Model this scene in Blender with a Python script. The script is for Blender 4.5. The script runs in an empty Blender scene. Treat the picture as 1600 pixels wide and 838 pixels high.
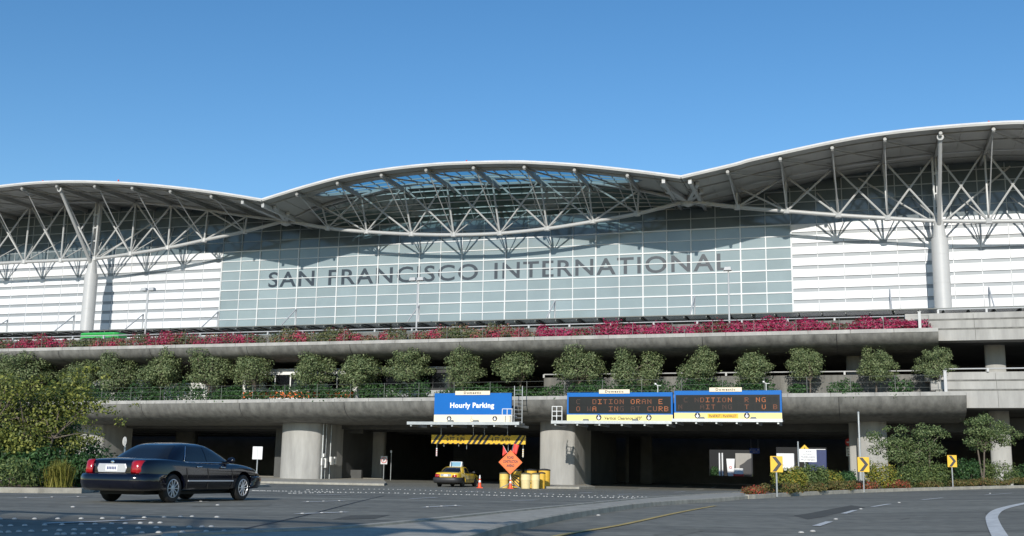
import bpy, bmesh, math, random
from mathutils import Vector, Matrix, noise
SC = bpy.context.scene
COL = SC.collection
PI = math.pi
# ------------------------------------------------------------------ camera
FPX = 1716.0                       # focal length in pixels of a 1600 px wide frame
PITCH = math.atan(316 / FPX)
ROLL = math.radians(0.95)
CAM = Vector((0, 0, 1.15))
RM = Matrix.Rotation(PI / 2 + PITCH, 3, 'X') @ Matrix.Rotation(ROLL, 3, 'Z')
cd = bpy.data.cameras.new('camera')
cam = bpy.data.objects.new('camera', cd)
COL.objects.link(cam)
cam.matrix_world = Matrix.Translation(CAM) @ RM.to_4x4()
cd.sensor_width = 36
cd.lens = FPX / 1600 * 36
cd.clip_start = 0.1
cd.clip_end = 6000
SC.camera = cam

def ray(x, y):
    return (RM @ Vector((x - 800, 419 - y, -FPX))).normalized()

# ------------------------------------------------------------------ light
SUND = ray(1190, 1565)             # direction the sunlight travels
EL = math.asin(-SUND.z)
AZ = math.atan2(-SUND.x, -SUND.y)  # clockwise from +Y, towards the sun
w = bpy.data.worlds.new('World')
SC.world = w
w.use_nodes = True
nt = w.node_tree
bg = nt.nodes['Background']
sky = nt.nodes.new('ShaderNodeTexSky')
sky.sky_type = 'NISHITA'
sky.sun_disc = False
sky.sun_elevation = EL
sky.sun_rotation = AZ % (2 * PI)
sky.air_density = 1.0
sky.dust_density = 0.1
sky.ozone_density = 2.2
sky.altitude = 0
hs = nt.nodes.new('ShaderNodeHueSaturation')
hs.inputs['Saturation'].default_value = 1.27
hs.inputs['Hue'].default_value = 0.501
nt.links.new(sky.outputs[0], hs.inputs['Color'])
nt.links.new(hs.outputs[0], bg.inputs[0])
bg.inputs[1].default_value = 0.13
ld = bpy.data.lights.new('sun', 'SUN')
ld.energy = 4.0
ld.angle = math.radians(0.5)
ld.color = (1.0, 0.95, 0.87)
sun = bpy.data.objects.new('sun', ld)
COL.objects.link(sun)
sun.rotation_euler = SUND.to_track_quat('-Z', 'Y').to_euler()
sun.location = (-20, -60, 60)
SC.view_settings.view_transform = 'Standard'
SC.view_settings.look = 'None'
SC.view_settings.gamma = 1
SC.view_settings.exposure = 0.1
SC.view_settings.use_curve_mapping = False
SC.cycles.max_bounces = 6
SC.cycles.transparent_max_bounces = 12
try:
    SC.cycles.use_denoising = True
except Exception:
    pass

# ------------------------------------------------------------------ frames of reference
TH = math.radians(17.5)
U = Vector((math.cos(TH), -math.sin(TH), 0))       # along the facade, to the right
N = Vector((-math.sin(TH), -math.cos(TH), 0))      # outward, towards the road
P0 = Vector((0, 150, 0))

def sw(s, w_, z=0.0):
    return P0 + U * s + N * w_ + Vector((0, 0, z))

def F(x, y, w_):
    """(s, z) where the sight line of a picture point meets the plane w_ metres in front of the facade"""
    d = ray(x, y)
    t = (w_ - (CAM - P0).dot(N)) / d.dot(N)
    p = CAM + d * t
    return (p - P0).dot(U), p.z

def atY(x, y, Y):
    d = ray(x, y)
    return CAM + d * (Y / d.y)

def smooth(a, b, x):
    t = max(0.0, min(1.0, (x - a) / (b - a)))
    return t * t * (3 - 2 * t)

def ground(X, Y):
    z = 0.25 - 0.35 * smooth(24, 84, Y) + 0.2 * smooth(80, 104, Y)
    b = 0.028 * max(0.0, X - 7) * (1 - smooth(66, 84, Y))
    return z + min(b, 1.3)

def G(x, y):
    d = ray(x, y)
    lo = 3.0
    t = lo
    while t < 400:
        p = CAM + d * t
        if p.z < ground(p.x, p.y):
            a, b = t - 0.5, t
            for _ in range(24):
                m = (a + b) / 2
                p = CAM + d * m
                if p.z < ground(p.x, p.y):
                    b = m
                else:
                    a = m
            return CAM + d * b
        t += 0.5
    return CAM + d * 400

# ------------------------------------------------------------------ materials
MATS = {}
def mat(name, col, rough=0.6, metal=0.0, var=0.0, scale=1.0, bump=0.0, bscale=20.0, coat=0.0, streak=False, emit=0.0, spec=0.5):
    if name in MATS:
        return MATS[name]
    m = bpy.data.materials.new(name)
    m.use_nodes = True
    n = m.node_tree
    b = n.nodes['Principled BSDF']
    b.inputs['Base Color'].default_value = (*col, 1)
    b.inputs['Roughness'].default_value = rough
    b.inputs['Metallic'].default_value = metal
    b.inputs['Specular IOR Level'].default_value = spec
    if coat:
        b.inputs['Coat Weight'].default_value = coat
        b.inputs['Coat Roughness'].default_value = 0.04
    if emit:
        b.inputs['Emission Color'].default_value = (*col, 1)
        b.inputs['Emission Strength'].default_value = emit
    if var or bump:
        tc = n.nodes.new('ShaderNodeTexCoord')
        mp = n.nodes.new('ShaderNodeMapping')
        n.links.new(tc.outputs['Object'], mp.inputs[0])
    if var:
        nz = n.nodes.new('ShaderNodeTexNoise')
        nz.inputs['Scale'].default_value = scale
        nz.inputs['Detail'].default_value = 6
        nz.inputs['Roughness'].default_value = 0.65
        if streak:
            mp.inputs['Scale'].default_value = (1, 1, 0.18)
        n.links.new(mp.outputs[0], nz.inputs[0])
        r = n.nodes.new('ShaderNodeValToRGB')
        e = r.color_ramp.elements
        e[0].position = 0.3
        e[1].position = 0.72
        e[0].color = (*[c * (1 - var) for c in col], 1)
        e[1].color = (*[min(1, c * (1 + var * 0.7)) for c in col], 1)
        n.links.new(nz.outputs[0], r.inputs[0])
        n.links.new(r.outputs[0], b.inputs['Base Color'])
    if bump:
        nb = n.nodes.new('ShaderNodeTexNoise')
        nb.inputs['Scale'].default_value = bscale
        nb.inputs['Detail'].default_value = 4
        n.links.new(tc.outputs['Object'], nb.inputs[0])
        bp = n.nodes.new('ShaderNodeBump')
        bp.inputs['Strength'].default_value = bump
        bp.inputs['Distance'].default_value = 0.02
        n.links.new(nb.outputs[0], bp.inputs['Height'])
        n.links.new(bp.outputs[0], b.inputs['Normal'])
    MATS[name] = m
    return m

def leafmat(name, cols, rough=0.55, trans=0.25):
    m = bpy.data.materials.new(name)
    m.use_nodes = True
    n = m.node_tree
    b = n.nodes['Principled BSDF']
    g = n.nodes.new('ShaderNodeNewGeometry')
    r = n.nodes.new('ShaderNodeValToRGB')
    e = r.color_ramp.elements
    while len(e) < len(cols):
        e.new(0.5)
    for i, (p, c) in enumerate(cols):
        e[i].position = p
        e[i].color = (*c, 1)
    n.links.new(g.outputs['Random Per Island'], r.inputs[0])
    n.links.new(r.outputs[0], b.inputs['Base Color'])
    b.inputs['Roughness'].default_value = rough
    b.inputs['Specular IOR Level'].default_value = 0.3
    t = n.nodes.new('ShaderNodeBsdfTranslucent')
    n.links.new(r.outputs[0], t.inputs[0])
    mx = n.nodes.new('ShaderNodeMixShader')
    mx.inputs[0].default_value = trans
    n.links.new(b.outputs[0], mx.inputs[1])
    n.links.new(t.outputs[0], mx.inputs[2])
    n.links.new(mx.outputs[0], n.nodes['Material Output'].inputs[0])
    return m

def patchleaf(name, cols, bias, trans=0.2):
    """flower hedge: bracts gather in patches instead of an even speckle"""
    m = leafmat(name, cols, trans=trans)
    n = m.node_tree
    r = next(x for x in n.nodes if x.type == 'VALTORGB'); g = next(x for x in n.nodes if x.type == 'NEW_GEOMETRY')
    tc = n.nodes.new('ShaderNodeTexCoord'); nz = n.nodes.new('ShaderNodeTexNoise')
    nz.inputs['Scale'].default_value = 0.75; nz.inputs['Detail'].default_value = 3
    n.links.new(tc.outputs['Object'], nz.inputs[0])
    a = n.nodes.new('ShaderNodeMath'); a.operation = 'MULTIPLY_ADD'; a.inputs[1].default_value = 2.4; a.inputs[2].default_value = bias - 1.2
    n.links.new(nz.outputs[0], a.inputs[0])
    b = n.nodes.new('ShaderNodeMath'); b.operation = 'MULTIPLY_ADD'; b.inputs[1].default_value = 0.55
    n.links.new(g.outputs['Random Per Island'], b.inputs[0]); n.links.new(a.outputs[0], b.inputs[2])
    n.links.new(b.outputs[0], r.inputs[0])
    return m

def panes(m, sx, sz, ox, oz, amt, tiltamt):
    """slightly different tone and tilt for every pane of a glass wall"""
    n = m.node_tree; b = n.nodes['Principled BSDF']
    tc = n.nodes.new('ShaderNodeTexCoord')
    v = n.nodes.new('ShaderNodeVectorMath'); v.operation = 'SUBTRACT'; v.inputs[1].default_value = (ox, 0, oz)
    s = n.nodes.new('ShaderNodeVectorMath'); s.operation = 'DIVIDE'; s.inputs[1].default_value = (sx, 1000, sz)
    f = n.nodes.new('ShaderNodeVectorMath'); f.operation = 'FLOOR'
    wn = n.nodes.new('ShaderNodeTexWhiteNoise')
    n.links.new(tc.outputs['Object'], v.inputs[0]); n.links.new(v.outputs[0], s.inputs[0]); n.links.new(s.outputs[0], f.inputs[0]); n.links.new(f.outputs[0], wn.inputs[0])
    mr = n.nodes.new('ShaderNodeMapRange'); mr.inputs[3].default_value = 1 - amt; mr.inputs[4].default_value = 1 + amt
    n.links.new(wn.outputs['Value'], mr.inputs[0])
    mx = n.nodes.new('ShaderNodeVectorMath'); mx.operation = 'SCALE'
    src = b.inputs['Base Color'].links[0].from_socket
    n.links.new(src, mx.inputs[0]); n.links.new(mr.outputs[0], mx.inputs['Scale']); n.links.new(mx.outputs[0], b.inputs['Base Color'])
    g = n.nodes.new('ShaderNodeNewGeometry')
    c = n.nodes.new('ShaderNodeVectorMath'); c.operation = 'MULTIPLY_ADD'; c.inputs[1].default_value = (tiltamt,) * 3; c.inputs[2].default_value = (-tiltamt / 2,) * 3
    a = n.nodes.new('ShaderNodeVectorMath'); a.operation = 'ADD'
    n.links.new(wn.outputs['Color'], c.inputs[0]); n.links.new(c.outputs[0], a.inputs[0]); n.links.new(g.outputs['Normal'], a.inputs[1]); n.links.new(a.outputs[0], b.inputs['Normal'])

def islandvar(m, amt):
    n = m.node_tree; b = n.nodes['Principled BSDF']
    g = n.nodes.new('ShaderNodeNewGeometry'); mr = n.nodes.new('ShaderNodeMapRange'); mr.inputs[3].default_value = 1 - amt; mr.inputs[4].default_value = 1 + amt * .3
    n.links.new(g.outputs['Random Per Island'], mr.inputs[0])
    mx = n.nodes.new('ShaderNodeVectorMath'); mx.operation = 'SCALE'
    n.links.new(b.inputs['Base Color'].links[0].from_socket, mx.inputs[0]); n.links.new(mr.outputs[0], mx.inputs['Scale']); n.links.new(mx.outputs[0], b.inputs['Base Color'])

def asphalt():
    m = mat('asphalt', (0.075, 0.077, 0.082), 0.85)
    n = m.node_tree
    b = n.nodes['Principled BSDF']
    tc = n.nodes.new('ShaderNodeTexCoord')
    n1 = n.nodes.new('ShaderNodeTexNoise'); n1.inputs['Scale'].default_value = 0.55; n1.inputs['Detail'].default_value = 9; n1.inputs['Roughness'].default_value = 0.68
    mp = n.nodes.new('ShaderNodeMapping'); mp.inputs['Scale'].default_value = (0.10, 0.85, 1)
    n2 = n.nodes.new('ShaderNodeTexNoise'); n2.inputs['Scale'].default_value = 3.2; n2.inputs['Detail'].default_value = 8
    n.links.new(tc.outputs['Object'], mp.inputs[0])
    n.links.new(mp.outputs[0], n1.inputs[0])
    n.links.new(tc.outputs['Object'], n2.inputs[0])
    r1 = n.nodes.new('ShaderNodeValToRGB')
    r1.color_ramp.elements[0].position = 0.35; r1.color_ramp.elements[0].color = (0.11, 0.107, 0.088, 1)
    r1.color_ramp.elements[1].position = 0.68; r1.color_ramp.elements[1].color = (0.245, 0.238, 0.195, 1)
    n.links.new(n1.outputs[0], r1.inputs[0])
    mx = n.nodes.new('ShaderNodeMix'); mx.data_type = 'RGBA'; mx.blend_type = 'MULTIPLY'; mx.inputs[0].default_value = 0.95
    r2 = n.nodes.new('ShaderNodeValToRGB')
    r2.color_ramp.elements[0].position = 0.3; r2.color_ramp.elements[0].color = (0.72, 0.72, 0.72, 1)
    r2.color_ramp.elements[1].position = 0.7; r2.color_ramp.elements[1].color = (1.2, 1.2, 1.2, 1)
    n.links.new(n2.outputs[0], r2.inputs[0])
    n.links.new(r1.outputs[0], mx.inputs[6]); n.links.new(r2.outputs[0], mx.inputs[7])
    n.links.new(mx.outputs[2], b.inputs['Base Color'])
    bp = n.nodes.new('ShaderNodeBump'); bp.inputs['Strength'].default_value = 0.3; bp.inputs['Distance'].default_value = 0.02
    n3 = n.nodes.new('ShaderNodeTexNoise'); n3.inputs['Scale'].default_value = 40
    n.links.new(tc.outputs['Object'], n3.inputs[0]); n.links.new(n3.outputs[0], bp.inputs['Height'])
    n.links.new(bp.outputs[0], b.inputs['Normal'])
    return m

def glassmat(name, tint, mixf):
    m = bpy.data.materials.new(name)
    m.use_nodes = True
    n = m.node_tree
    n.nodes.remove(n.nodes['Principled BSDF'])
    t = n.nodes.new('ShaderNodeBsdfTransparent'); t.inputs[0].default_value = (*tint, 1)
    g = n.nodes.new('ShaderNodeBsdfGlossy'); g.inputs['Roughness'].default_value = 0.05
    mx = n.nodes.new('ShaderNodeMixShader'); mx.inputs[0].default_value = mixf
    n.links.new(t.outputs[0], mx.inputs[1]); n.links.new(g.outputs[0], mx.inputs[2])
    n.links.new(mx.outputs[0], n.nodes['Material Output'].inputs[0])
    return m

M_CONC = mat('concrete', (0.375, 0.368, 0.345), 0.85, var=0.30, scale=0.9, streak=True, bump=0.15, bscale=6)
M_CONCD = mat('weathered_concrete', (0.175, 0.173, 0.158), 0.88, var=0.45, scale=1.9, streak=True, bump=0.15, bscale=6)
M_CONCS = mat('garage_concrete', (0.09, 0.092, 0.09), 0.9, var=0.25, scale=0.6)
M_KERB = mat('kerb_concrete', (0.36, 0.34, 0.285), 0.9, var=0.3, scale=2.5, bump=0.2, bscale=14)
M_WHITE = mat('white_paint', (0.78, 0.78, 0.75), 0.45, var=0.06, scale=0.6)
M_STEEL = mat('painted_steel', (0.455, 0.462, 0.46), 0.4, var=0.06, scale=0.4)
M_GALV = mat('galvanised_steel', (0.48, 0.50, 0.50), 0.4, metal=0.5, var=0.15, scale=4)
M_COLUMN = mat('column_paint', (0.48, 0.485, 0.48), 0.5, var=0.06, scale=0.4)
M_BEAM = mat('grey_painted_beam', (0.30, 0.30, 0.285), 0.5)
M_UGL = mat('dark_upper_glass', (0.115, 0.145, 0.155), 0.12, var=0.25, scale=0.12, spec=0.6)
M_UMUL = mat('grey_mullion', (0.32, 0.36, 0.38), 0.5)
M_PANEL = mat('white_metal_panel', (0.80, 0.81, 0.83), 0.4, var=0.15, scale=0.45, streak=True)
M_MULL = mat('mullion_paint', (0.66, 0.68, 0.69), 0.4)
islandvar(M_PANEL, .09)
M_BAND = mat('grey_panel_joint', (0.30, 0.325, 0.345), 0.5)
M_FRIT = mat('fritted_glass', (0.265, 0.325, 0.34), 0.12, var=0.14, scale=0.09, spec=0.6)
M_GGLASS = mat('green_tinted_glass', (0.085, 0.125, 0.115), 0.1, var=0.35, scale=0.25, spec=0.7)
M_LETTER = mat('dark_blue_grey_metal', (0.022, 0.036, 0.052), 0.45)
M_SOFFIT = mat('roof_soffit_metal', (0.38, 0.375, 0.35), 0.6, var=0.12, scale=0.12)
M_ROOF = mat('roof_metal', (0.62, 0.62, 0.6), 0.4)
M_SKYL = glassmat('skylight_glass', (0.32, 0.50, 0.57), 0.015)
M_ASPH = asphalt()
M_LINE = mat('road_paint_white', (0.62, 0.62, 0.59), 0.7, var=0.3, scale=5)
M_LINEY = mat('road_paint_yellow', (0.52, 0.38, 0.12), 0.7, var=0.3, scale=4)
M_SOIL = mat('soil', (0.16, 0.105, 0.065), 0.95, var=0.4, scale=3, bump=0.5, bscale=10)
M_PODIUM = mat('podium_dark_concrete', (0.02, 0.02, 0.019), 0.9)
M_SILVER = mat('silver_trim', (0.62, 0.62, 0.64), 0.25, metal=0.35)
M_FENCE = mat('weathered_fence_steel', (0.17, 0.18, 0.165), 0.6)
M_GROUND = mat('ground_soil', (0.15, 0.14, 0.11), 0.95, var=0.3, scale=0.2)
M_BARK = mat('bark', (0.14, 0.115, 0.09), 0.9, var=0.4, scale=6)
M_BLACK = mat('black_rubber', (0.012, 0.012, 0.012), 0.7)
M_DARK = mat('dark_plastic', (0.03, 0.03, 0.032), 0.5)
M_CHROME = mat('chrome', (0.75, 0.75, 0.76), 0.12, metal=1.0)
M_WINDOW = mat('dark_window_glass', (0.008, 0.009, 0.011), 0.03, spec=0.6)
M_YEL = mat('safety_yellow', (0.80, 0.47, 0.02), 0.5, var=0.12, scale=3)
M_ORANGE = mat('safety_orange', (0.85, 0.17, 0.03), 0.55)
M_BLUE = mat('sign_blue', (0.004, 0.13, 0.45), 0.5, var=0.05, scale=1, spec=0.2)
M_CREAM = mat('sign_cream', (0.80, 0.70, 0.52), 0.5, var=0.05, scale=3)
M_SYEL = mat('sign_pale_yellow', (0.82, 0.70, 0.25), 0.5, var=0.06, scale=3)
M_SIGNW = mat('sign_white', (0.80, 0.80, 0.78), 0.4)
M_INK = mat('sign_black', (0.02, 0.02, 0.022), 0.5)
M_TXT = mat('sign_white_letters', (0.85, 0.85, 0.85), 0.5)
M_RED = mat('sign_red', (0.55, 0.03, 0.03), 0.4)
M_TAIL = mat('red_lamp_lens', (0.34, 0.006, 0.010), 0.15, coat=0.6)

# ------------------------------------------------------------------ object helpers
def tag(o, label=None, cat=None, group=None, kind=None):
    if label: o['label'] = label
    if cat: o['category'] = cat
    if group: o['group'] = group
    if kind: o['kind'] = kind
    return o

def thing(name, label, cat, loc=(0, 0, 0), rz=0.0, group=None):
    o = bpy.data.objects.new(name, None)
    COL.objects.link(o)
    o.empty_display_size = 0.3
    o.location = loc
    o.rotation_euler = (0, 0, rz)
    return tag(o, label, cat, group)

def fthing(name, label, cat, s, w_, z=0.0, group=None):
    """a thing aligned with the facade: local x along it, local y away from the road, z up"""
    return thing(name, label, cat, sw(s, w_, z), -TH, group)

def copy_thing(o, loc, rz=None, label=None, scale=None):
    c = o.copy(); COL.objects.link(c)
    c.location = loc
    if rz is not None: c.rotation_euler = (0, 0, rz)
    if scale is not None: c.scale = scale
    if label: c['label'] = label
    for ch in list(o.children):
        d = ch.copy(); COL.objects.link(d); d.parent = c
        for g in list(ch.children):
            e = g.copy(); COL.objects.link(e); e.parent = d
    return c

class MB:
    def __init__(self):
        self.v = []; self.f = []; self.m = []; self.mi = 0
    def add(self, vs, fs):
        o = len(self.v)
        self.v += [tuple(p) for p in vs]
        self.f += [tuple(i + o for i in f) for f in fs]
        self.m += [self.mi] * len(fs)
    def box(self, x0, x1, y0, y1, z0, z1, top=None):
        t = top or 0
        self.add([(x0, y0, z0), (x1, y0, z0), (x1, y1, z0), (x0, y1, z0),
                  (x0 + t, y0 + t, z1), (x1 - t, y0 + t, z1), (x1 - t, y1 - t, z1), (x0 + t, y1 - t, z1)],
                 [(3, 2, 1, 0), (4, 5, 6, 7), (0, 1, 5, 4), (1, 2, 6, 5), (2, 3, 7, 6), (3, 0, 4, 7)])
    def bar(self, a, b, wx, wz=None):
        """square bar between two points"""
        a = Vector(a); b = Vector(b); wz = wz or wx
        d = (b - a).normalized()
        up = Vector((0, 0, 1)) if abs(d.z) < 0.95 else Vector((0, 1, 0))
        sx = d.cross(up).normalized() * wx / 2
        sz = sx.cross(d).normalized() * wz / 2
        vs = [p + q for p in (a, b) for q in (-sx - sz, sx - sz, sx + sz, -sx + sz)]
        self.add(vs, [(3, 2, 1, 0), (4, 5, 6, 7), (0, 1, 5, 4), (1, 2, 6, 5), (2, 3, 7, 6), (3, 0, 4, 7)])
    def tube(self, pts, r, n=8, r2=None, cap=True):
        pts = [Vector(p) for p in pts]
        vs = []; fs = []
        k = len(pts)
        for i, p in enumerate(pts):
            d = (pts[min(i + 1, k - 1)] - pts[max(i - 1, 0)]).normalized()
            up = Vector((0, 0, 1)) if abs(d.z) < 0.95 else Vector((0, 1, 0))
            a = d.cross(up).normalized(); b = a.cross(d)
            rr = r if r2 is None else r + (r2 - r) * i / (k - 1)
            for j in range(n):
                t = 2 * PI * j / n
                vs.append(p + a * math.cos(t) * rr + b * math.sin(t) * rr)
        for i in range(k - 1):
            for j in range(n):
                j2 = (j + 1) % n
                fs.append((i * n + j, (i + 1) * n + j, (i + 1) * n + j2, i * n + j2))
        if cap:
            fs.append(tuple(range(n)))
            fs.append(tuple((k - 1) * n + j for j in reversed(range(n))))
        self.add(vs, fs)
    def lathe(self, prof, n=24, c=(0, 0, 0), axis='z'):
        vs = []; fs = []
        for r, z in prof:
            for j in range(n):
                t = 2 * PI * j / n
                p = (r * math.cos(t), r * math.sin(t), z)
                if axis == 'y': p = (p[0], p[2], p[1])
                vs.append((p[0] + c[0], p[1] + c[1], p[2] + c[2]))
        for i in range(len(prof) - 1):
            for j in range(n):
                j2 = (j + 1) % n
                fs.append((i * n + j, i * n + j2, (i + 1) * n + j2, (i + 1) * n + j))
        fs.append(tuple(reversed(range(n))))
        fs.append(tuple((len(prof) - 1) * n + j for j in range(n)))
        self.add(vs, fs)
    def prism(self, poly, y0, y1):
        """polygon in (x, z), extruded from y0 to y1"""
        n = len(poly)
        vs = [(x, y0, z) for x, z in poly] + [(x, y1, z) for x, z in poly]
        fs = [tuple(range(n)), tuple(reversed(range(n, 2 * n)))]
        fs += [((i + 1) % n, i, n + i, n + (i + 1) % n) for i in range(n)]
        self.add(vs, fs)
    def flat(self, poly, z0, z1):
        """polygon in (x, y), extruded from z0 to z1"""
        n = len(poly)
        vs = [(x, y, z0) for x, y in poly] + [(x, y, z1) for x, y in poly]
        fs = [tuple(reversed(range(n))), tuple(range(n, 2 * n))]
        fs += [(i, (i + 1) % n, n + (i + 1) % n, n + i) for i in range(n)]
        self.add(vs, fs)
    def grid(self, rows):
        """rows of points, each row of one length"""
        k = len(rows[0])
        vs = [p for r in rows for p in r]
        fs = [(i * k + j, i * k + j + 1, (i + 1) * k + j + 1, (i + 1) * k + j)
              for i in range(len(rows) - 1) for j in range(k - 1)]
        self.add(vs, fs)
    def build(self, name, mats, parent=None, smooth_=False, fix=True, loc=None, bevel=0.0):
        me = bpy.data.meshes.new(name)
        me.from_pydata(self.v, [], self.f)
        if not isinstance(mats, (list, tuple)): mats = [mats]
        for m in mats: me.materials.append(m)
        if len(mats) > 1:
            me.polygons.foreach_set('material_index', self.m)
        if fix:
            bm = bmesh.new(); bm.from_mesh(me)
            bmesh.ops.recalc_face_normals(bm, faces=bm.faces)
            bm.to_mesh(me); bm.free()
        if smooth_:
            me.polygons.foreach_set('use_smooth', [True] * len(me.polygons))
            if smooth_ != 'all':
                me.set_sharp_from_angle(angle=math.radians(40))
        me.update()
        o = bpy.data.objects.new(name, me)
        COL.objects.link(o)
        if parent: o.parent = parent
        if loc is not None: o.location = loc
        if bevel:
            b = o.modifiers.new('bevel', 'BEVEL'); b.width = bevel; b.segments = 2; b.limit_method = 'ANGLE'
        return o

def text_geo(body, bold=0.0, shear=0.0, spacing=1.0):
    cu = bpy.data.curves.new('txt', 'FONT')
    cu.body = body
    cu.offset = bold
    cu.shear = shear
    cu.space_character = spacing
    cu.extrude = 0.0
    cu.resolution_u = 4
    o = bpy.data.objects.new('txt', cu)
    COL.objects.link(o)
    dg = bpy.context.evaluated_depsgraph_get()
    dg.update()
    me = bpy.data.meshes.new_from_object(o.evaluated_get(dg))
    vs = [(v.co.x, v.co.y) for v in me.vertices]
    fs = [tuple(p.vertices) for p in me.polygons]
    bpy.data.objects.remove(o); bpy.data.curves.remove(cu); bpy.data.meshes.remove(me)
    return vs, fs

def put_text(mb, body, x0, x1, z0, z1, y, bold=0.0, thick=0.006, spacing=1.0, keep=False, upright=True):
    """lettering fitted into the box x0..x1, z0..z1, facing -y at y"""
    vs, fs = text_geo(body, bold, 0, spacing)
    ax = min(v[0] for v in vs); bx = max(v[0] for v in vs)
    ay = min(v[1] for v in vs); by = max(v[1] for v in vs)
    kx = (x1 - x0) / (bx - ax); kz = (z1 - z0) / (by - ay)
    fr = [(x0 + (v[0] - ax) * kx, y, z0 + (v[1] - ay) * kz) for v in vs]
    mb.add(fr, fs)
    if thick > 0.02:
        bk = [(p[0], y + thick, p[2]) for p in fr]
        cnt = {}
        for f in fs:
            for i in range(len(f)):
                e = (f[i], f[(i + 1) % len(f)])
                cnt[tuple(sorted(e))] = cnt.get(tuple(sorted(e)), 0) + 1
        o = len(fr)
        mb.add(fr + bk, [(f[i], f[(i + 1) % len(f)], o + f[(i + 1) % len(f)], o + f[i])
                         for f in fs for i in range(len(f)) if cnt[tuple(sorted((f[i], f[(i + 1) % len(f)])))] == 1])

# ------------------------------------------------------------------ foliage
def leaves(mb, blobs, n, size, rnd, shell=0.55, up=0.3, asp=0.45, rag=0.34):
    """n small leaf faces spread through a set of ellipsoids ((cx,cy,cz),(rx,ry,rz))"""
    wts = [b[1][0] * b[1][1] * b[1][2] for b in blobs]
    for _ in range(n):
        c, r = rnd.choices(blobs, wts)[0]
        d = Vector((rnd.gauss(0, 1), rnd.gauss(0, 1), rnd.gauss(0, 1))).normalized()
        q = shell + (1 - shell) * rnd.random() ** 0.6
        if rnd.random() < 0.2: q *= 1 + rag * rnd.random()
        p = Vector((c[0] + d.x * r[0] * q, c[1] + d.y * r[1] * q, c[2] + d.z * r[2] * q))
        if p.z < 0.03: p.z = 0.03 + rnd.random() * 0.1
        nn = (d + Vector((rnd.gauss(0, .6), rnd.gauss(0, .6), rnd.gauss(0, .6) + up))).normalized()
        a = nn.cross(Vector((rnd.gauss(0, 1), rnd.gauss(0, 1), rnd.gauss(0, 1)))).normalized()
        b = nn.cross(a)
        L = size * (0.6 + 0.8 * rnd.random())
        a *= L; b *= L * asp
        mb.add([p - a, p - b, p + a, p + b], [(0, 1, 2, 3)])

def branchy(mb, base, tips, r, rnd, n=6):
    for t in tips:
        b = Vector(base); t = Vector(t)
        m = (b + t) / 2 + Vector((rnd.uniform(-.1, .1), rnd.uniform(-.1, .1), rnd.uniform(0, .15))) * (t - b).length
        mb.tube([b, m, t], r, n, r2=r * 0.3, cap=False)

def make_tree(name, label, cat, loc, rz, blobs, n, size, lm, trunk, group=None, seed=1, asp=0.45, shell=0.5, rb=0.1, parts=('trunk', 'crown')):
    rnd = random.Random(seed)
    t = thing(name, label, cat, loc, rz, group)
    tb = MB()
    if trunk:
        for base, fork in trunk:
            tb.tube([base, (Vector(base) + Vector(fork)) / 2 + Vector((rnd.uniform(-.05, .05), 0, 0)), fork], rb, 7, r2=rb * 0.75, cap=False)
            tips = [Vector(b[0]) + Vector((0, 0, b[1][2] * 0.3)) for b in blobs]
            tips = sorted(tips, key=lambda q: (q - Vector(fork)).length)[:max(3, len(blobs) // len(trunk) + 1)]
            branchy(tb, fork, tips, rb * 0.6, rnd)
        tb.build(parts[0], M_BARK, t, smooth_='all', fix=False)
    cb = MB()
    leaves(cb, blobs, n, size, rnd, shell=shell, asp=asp)
    cb.build(parts[1], lm, t, fix=False)
    return t
# ------------------------------------------------------------------ the ground and the roads
def frange(a, b, st):
    n = max(1, int(round((b - a) / st)))
    return [a + (b - a) * i / n for i in range(n + 1)]
gm = MB()
gm.add([(-2500, -600, -0.4), (2500, -600, -0.4), (2500, 4500, -0.4), (-2500, 4500, -0.4)], [(0, 1, 2, 3)])
tag(gm.build('ground', M_GROUND, fix=False), kind='structure')
rm = MB()
xs = frange(-110, -30, 8) + frange(-29, 45, 1)[0:] + frange(50, 130, 8)
ys = frange(-50, 8, 4) + frange(9, 108, 1) + frange(112, 190, 6)
rm.grid([[(x, y, ground(x, y)) for x in xs] for y in ys])
ro = rm.build('road', M_ASPH, fix=False, smooth_='all')
tag(ro, kind='structure')

def strip(mb, pts, width, dz=0.012, step=1.0):
    """painted line following the ground through world points"""
    P = []
    for a, b in zip(pts, pts[1:]):
        L = (Vector(b) - Vector(a)).length
        k = max(1, int(L / step))
        P += [Vector(a).lerp(Vector(b), i / k) for i in range(k)]
    P.append(Vector(pts[-1]))
    rows = []
    for i, p in enumerate(P):
        d = P[min(i + 1, len(P) - 1)] - P[max(i - 1, 0)]
        q = Vector((-d.y, d.x, 0)).normalized() * width / 2
        rows.append([(r.x, r.y, ground(r.x, r.y) + dz) for r in (p + q, p - q)])
    mb.grid(rows)

def spline(pts, k=8):
    out = []
    n = len(pts)
    P = [Vector(p) for p in pts]
    for i in range(n - 1):
        p0, p1, p2, p3 = P[max(i - 1, 0)], P[i], P[i + 1], P[min(i + 2, n - 1)]
        for j in range(k):
            t = j / k
            out.append(0.5 * ((2 * p1) + (p2 - p0) * t + (2 * p0 - 5 * p1 + 4 * p2 - p3) * t * t + (3 * p1 - p0 - 3 * p2 + p3) * t ** 3))
    out.append(P[-1])
    return out

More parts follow.
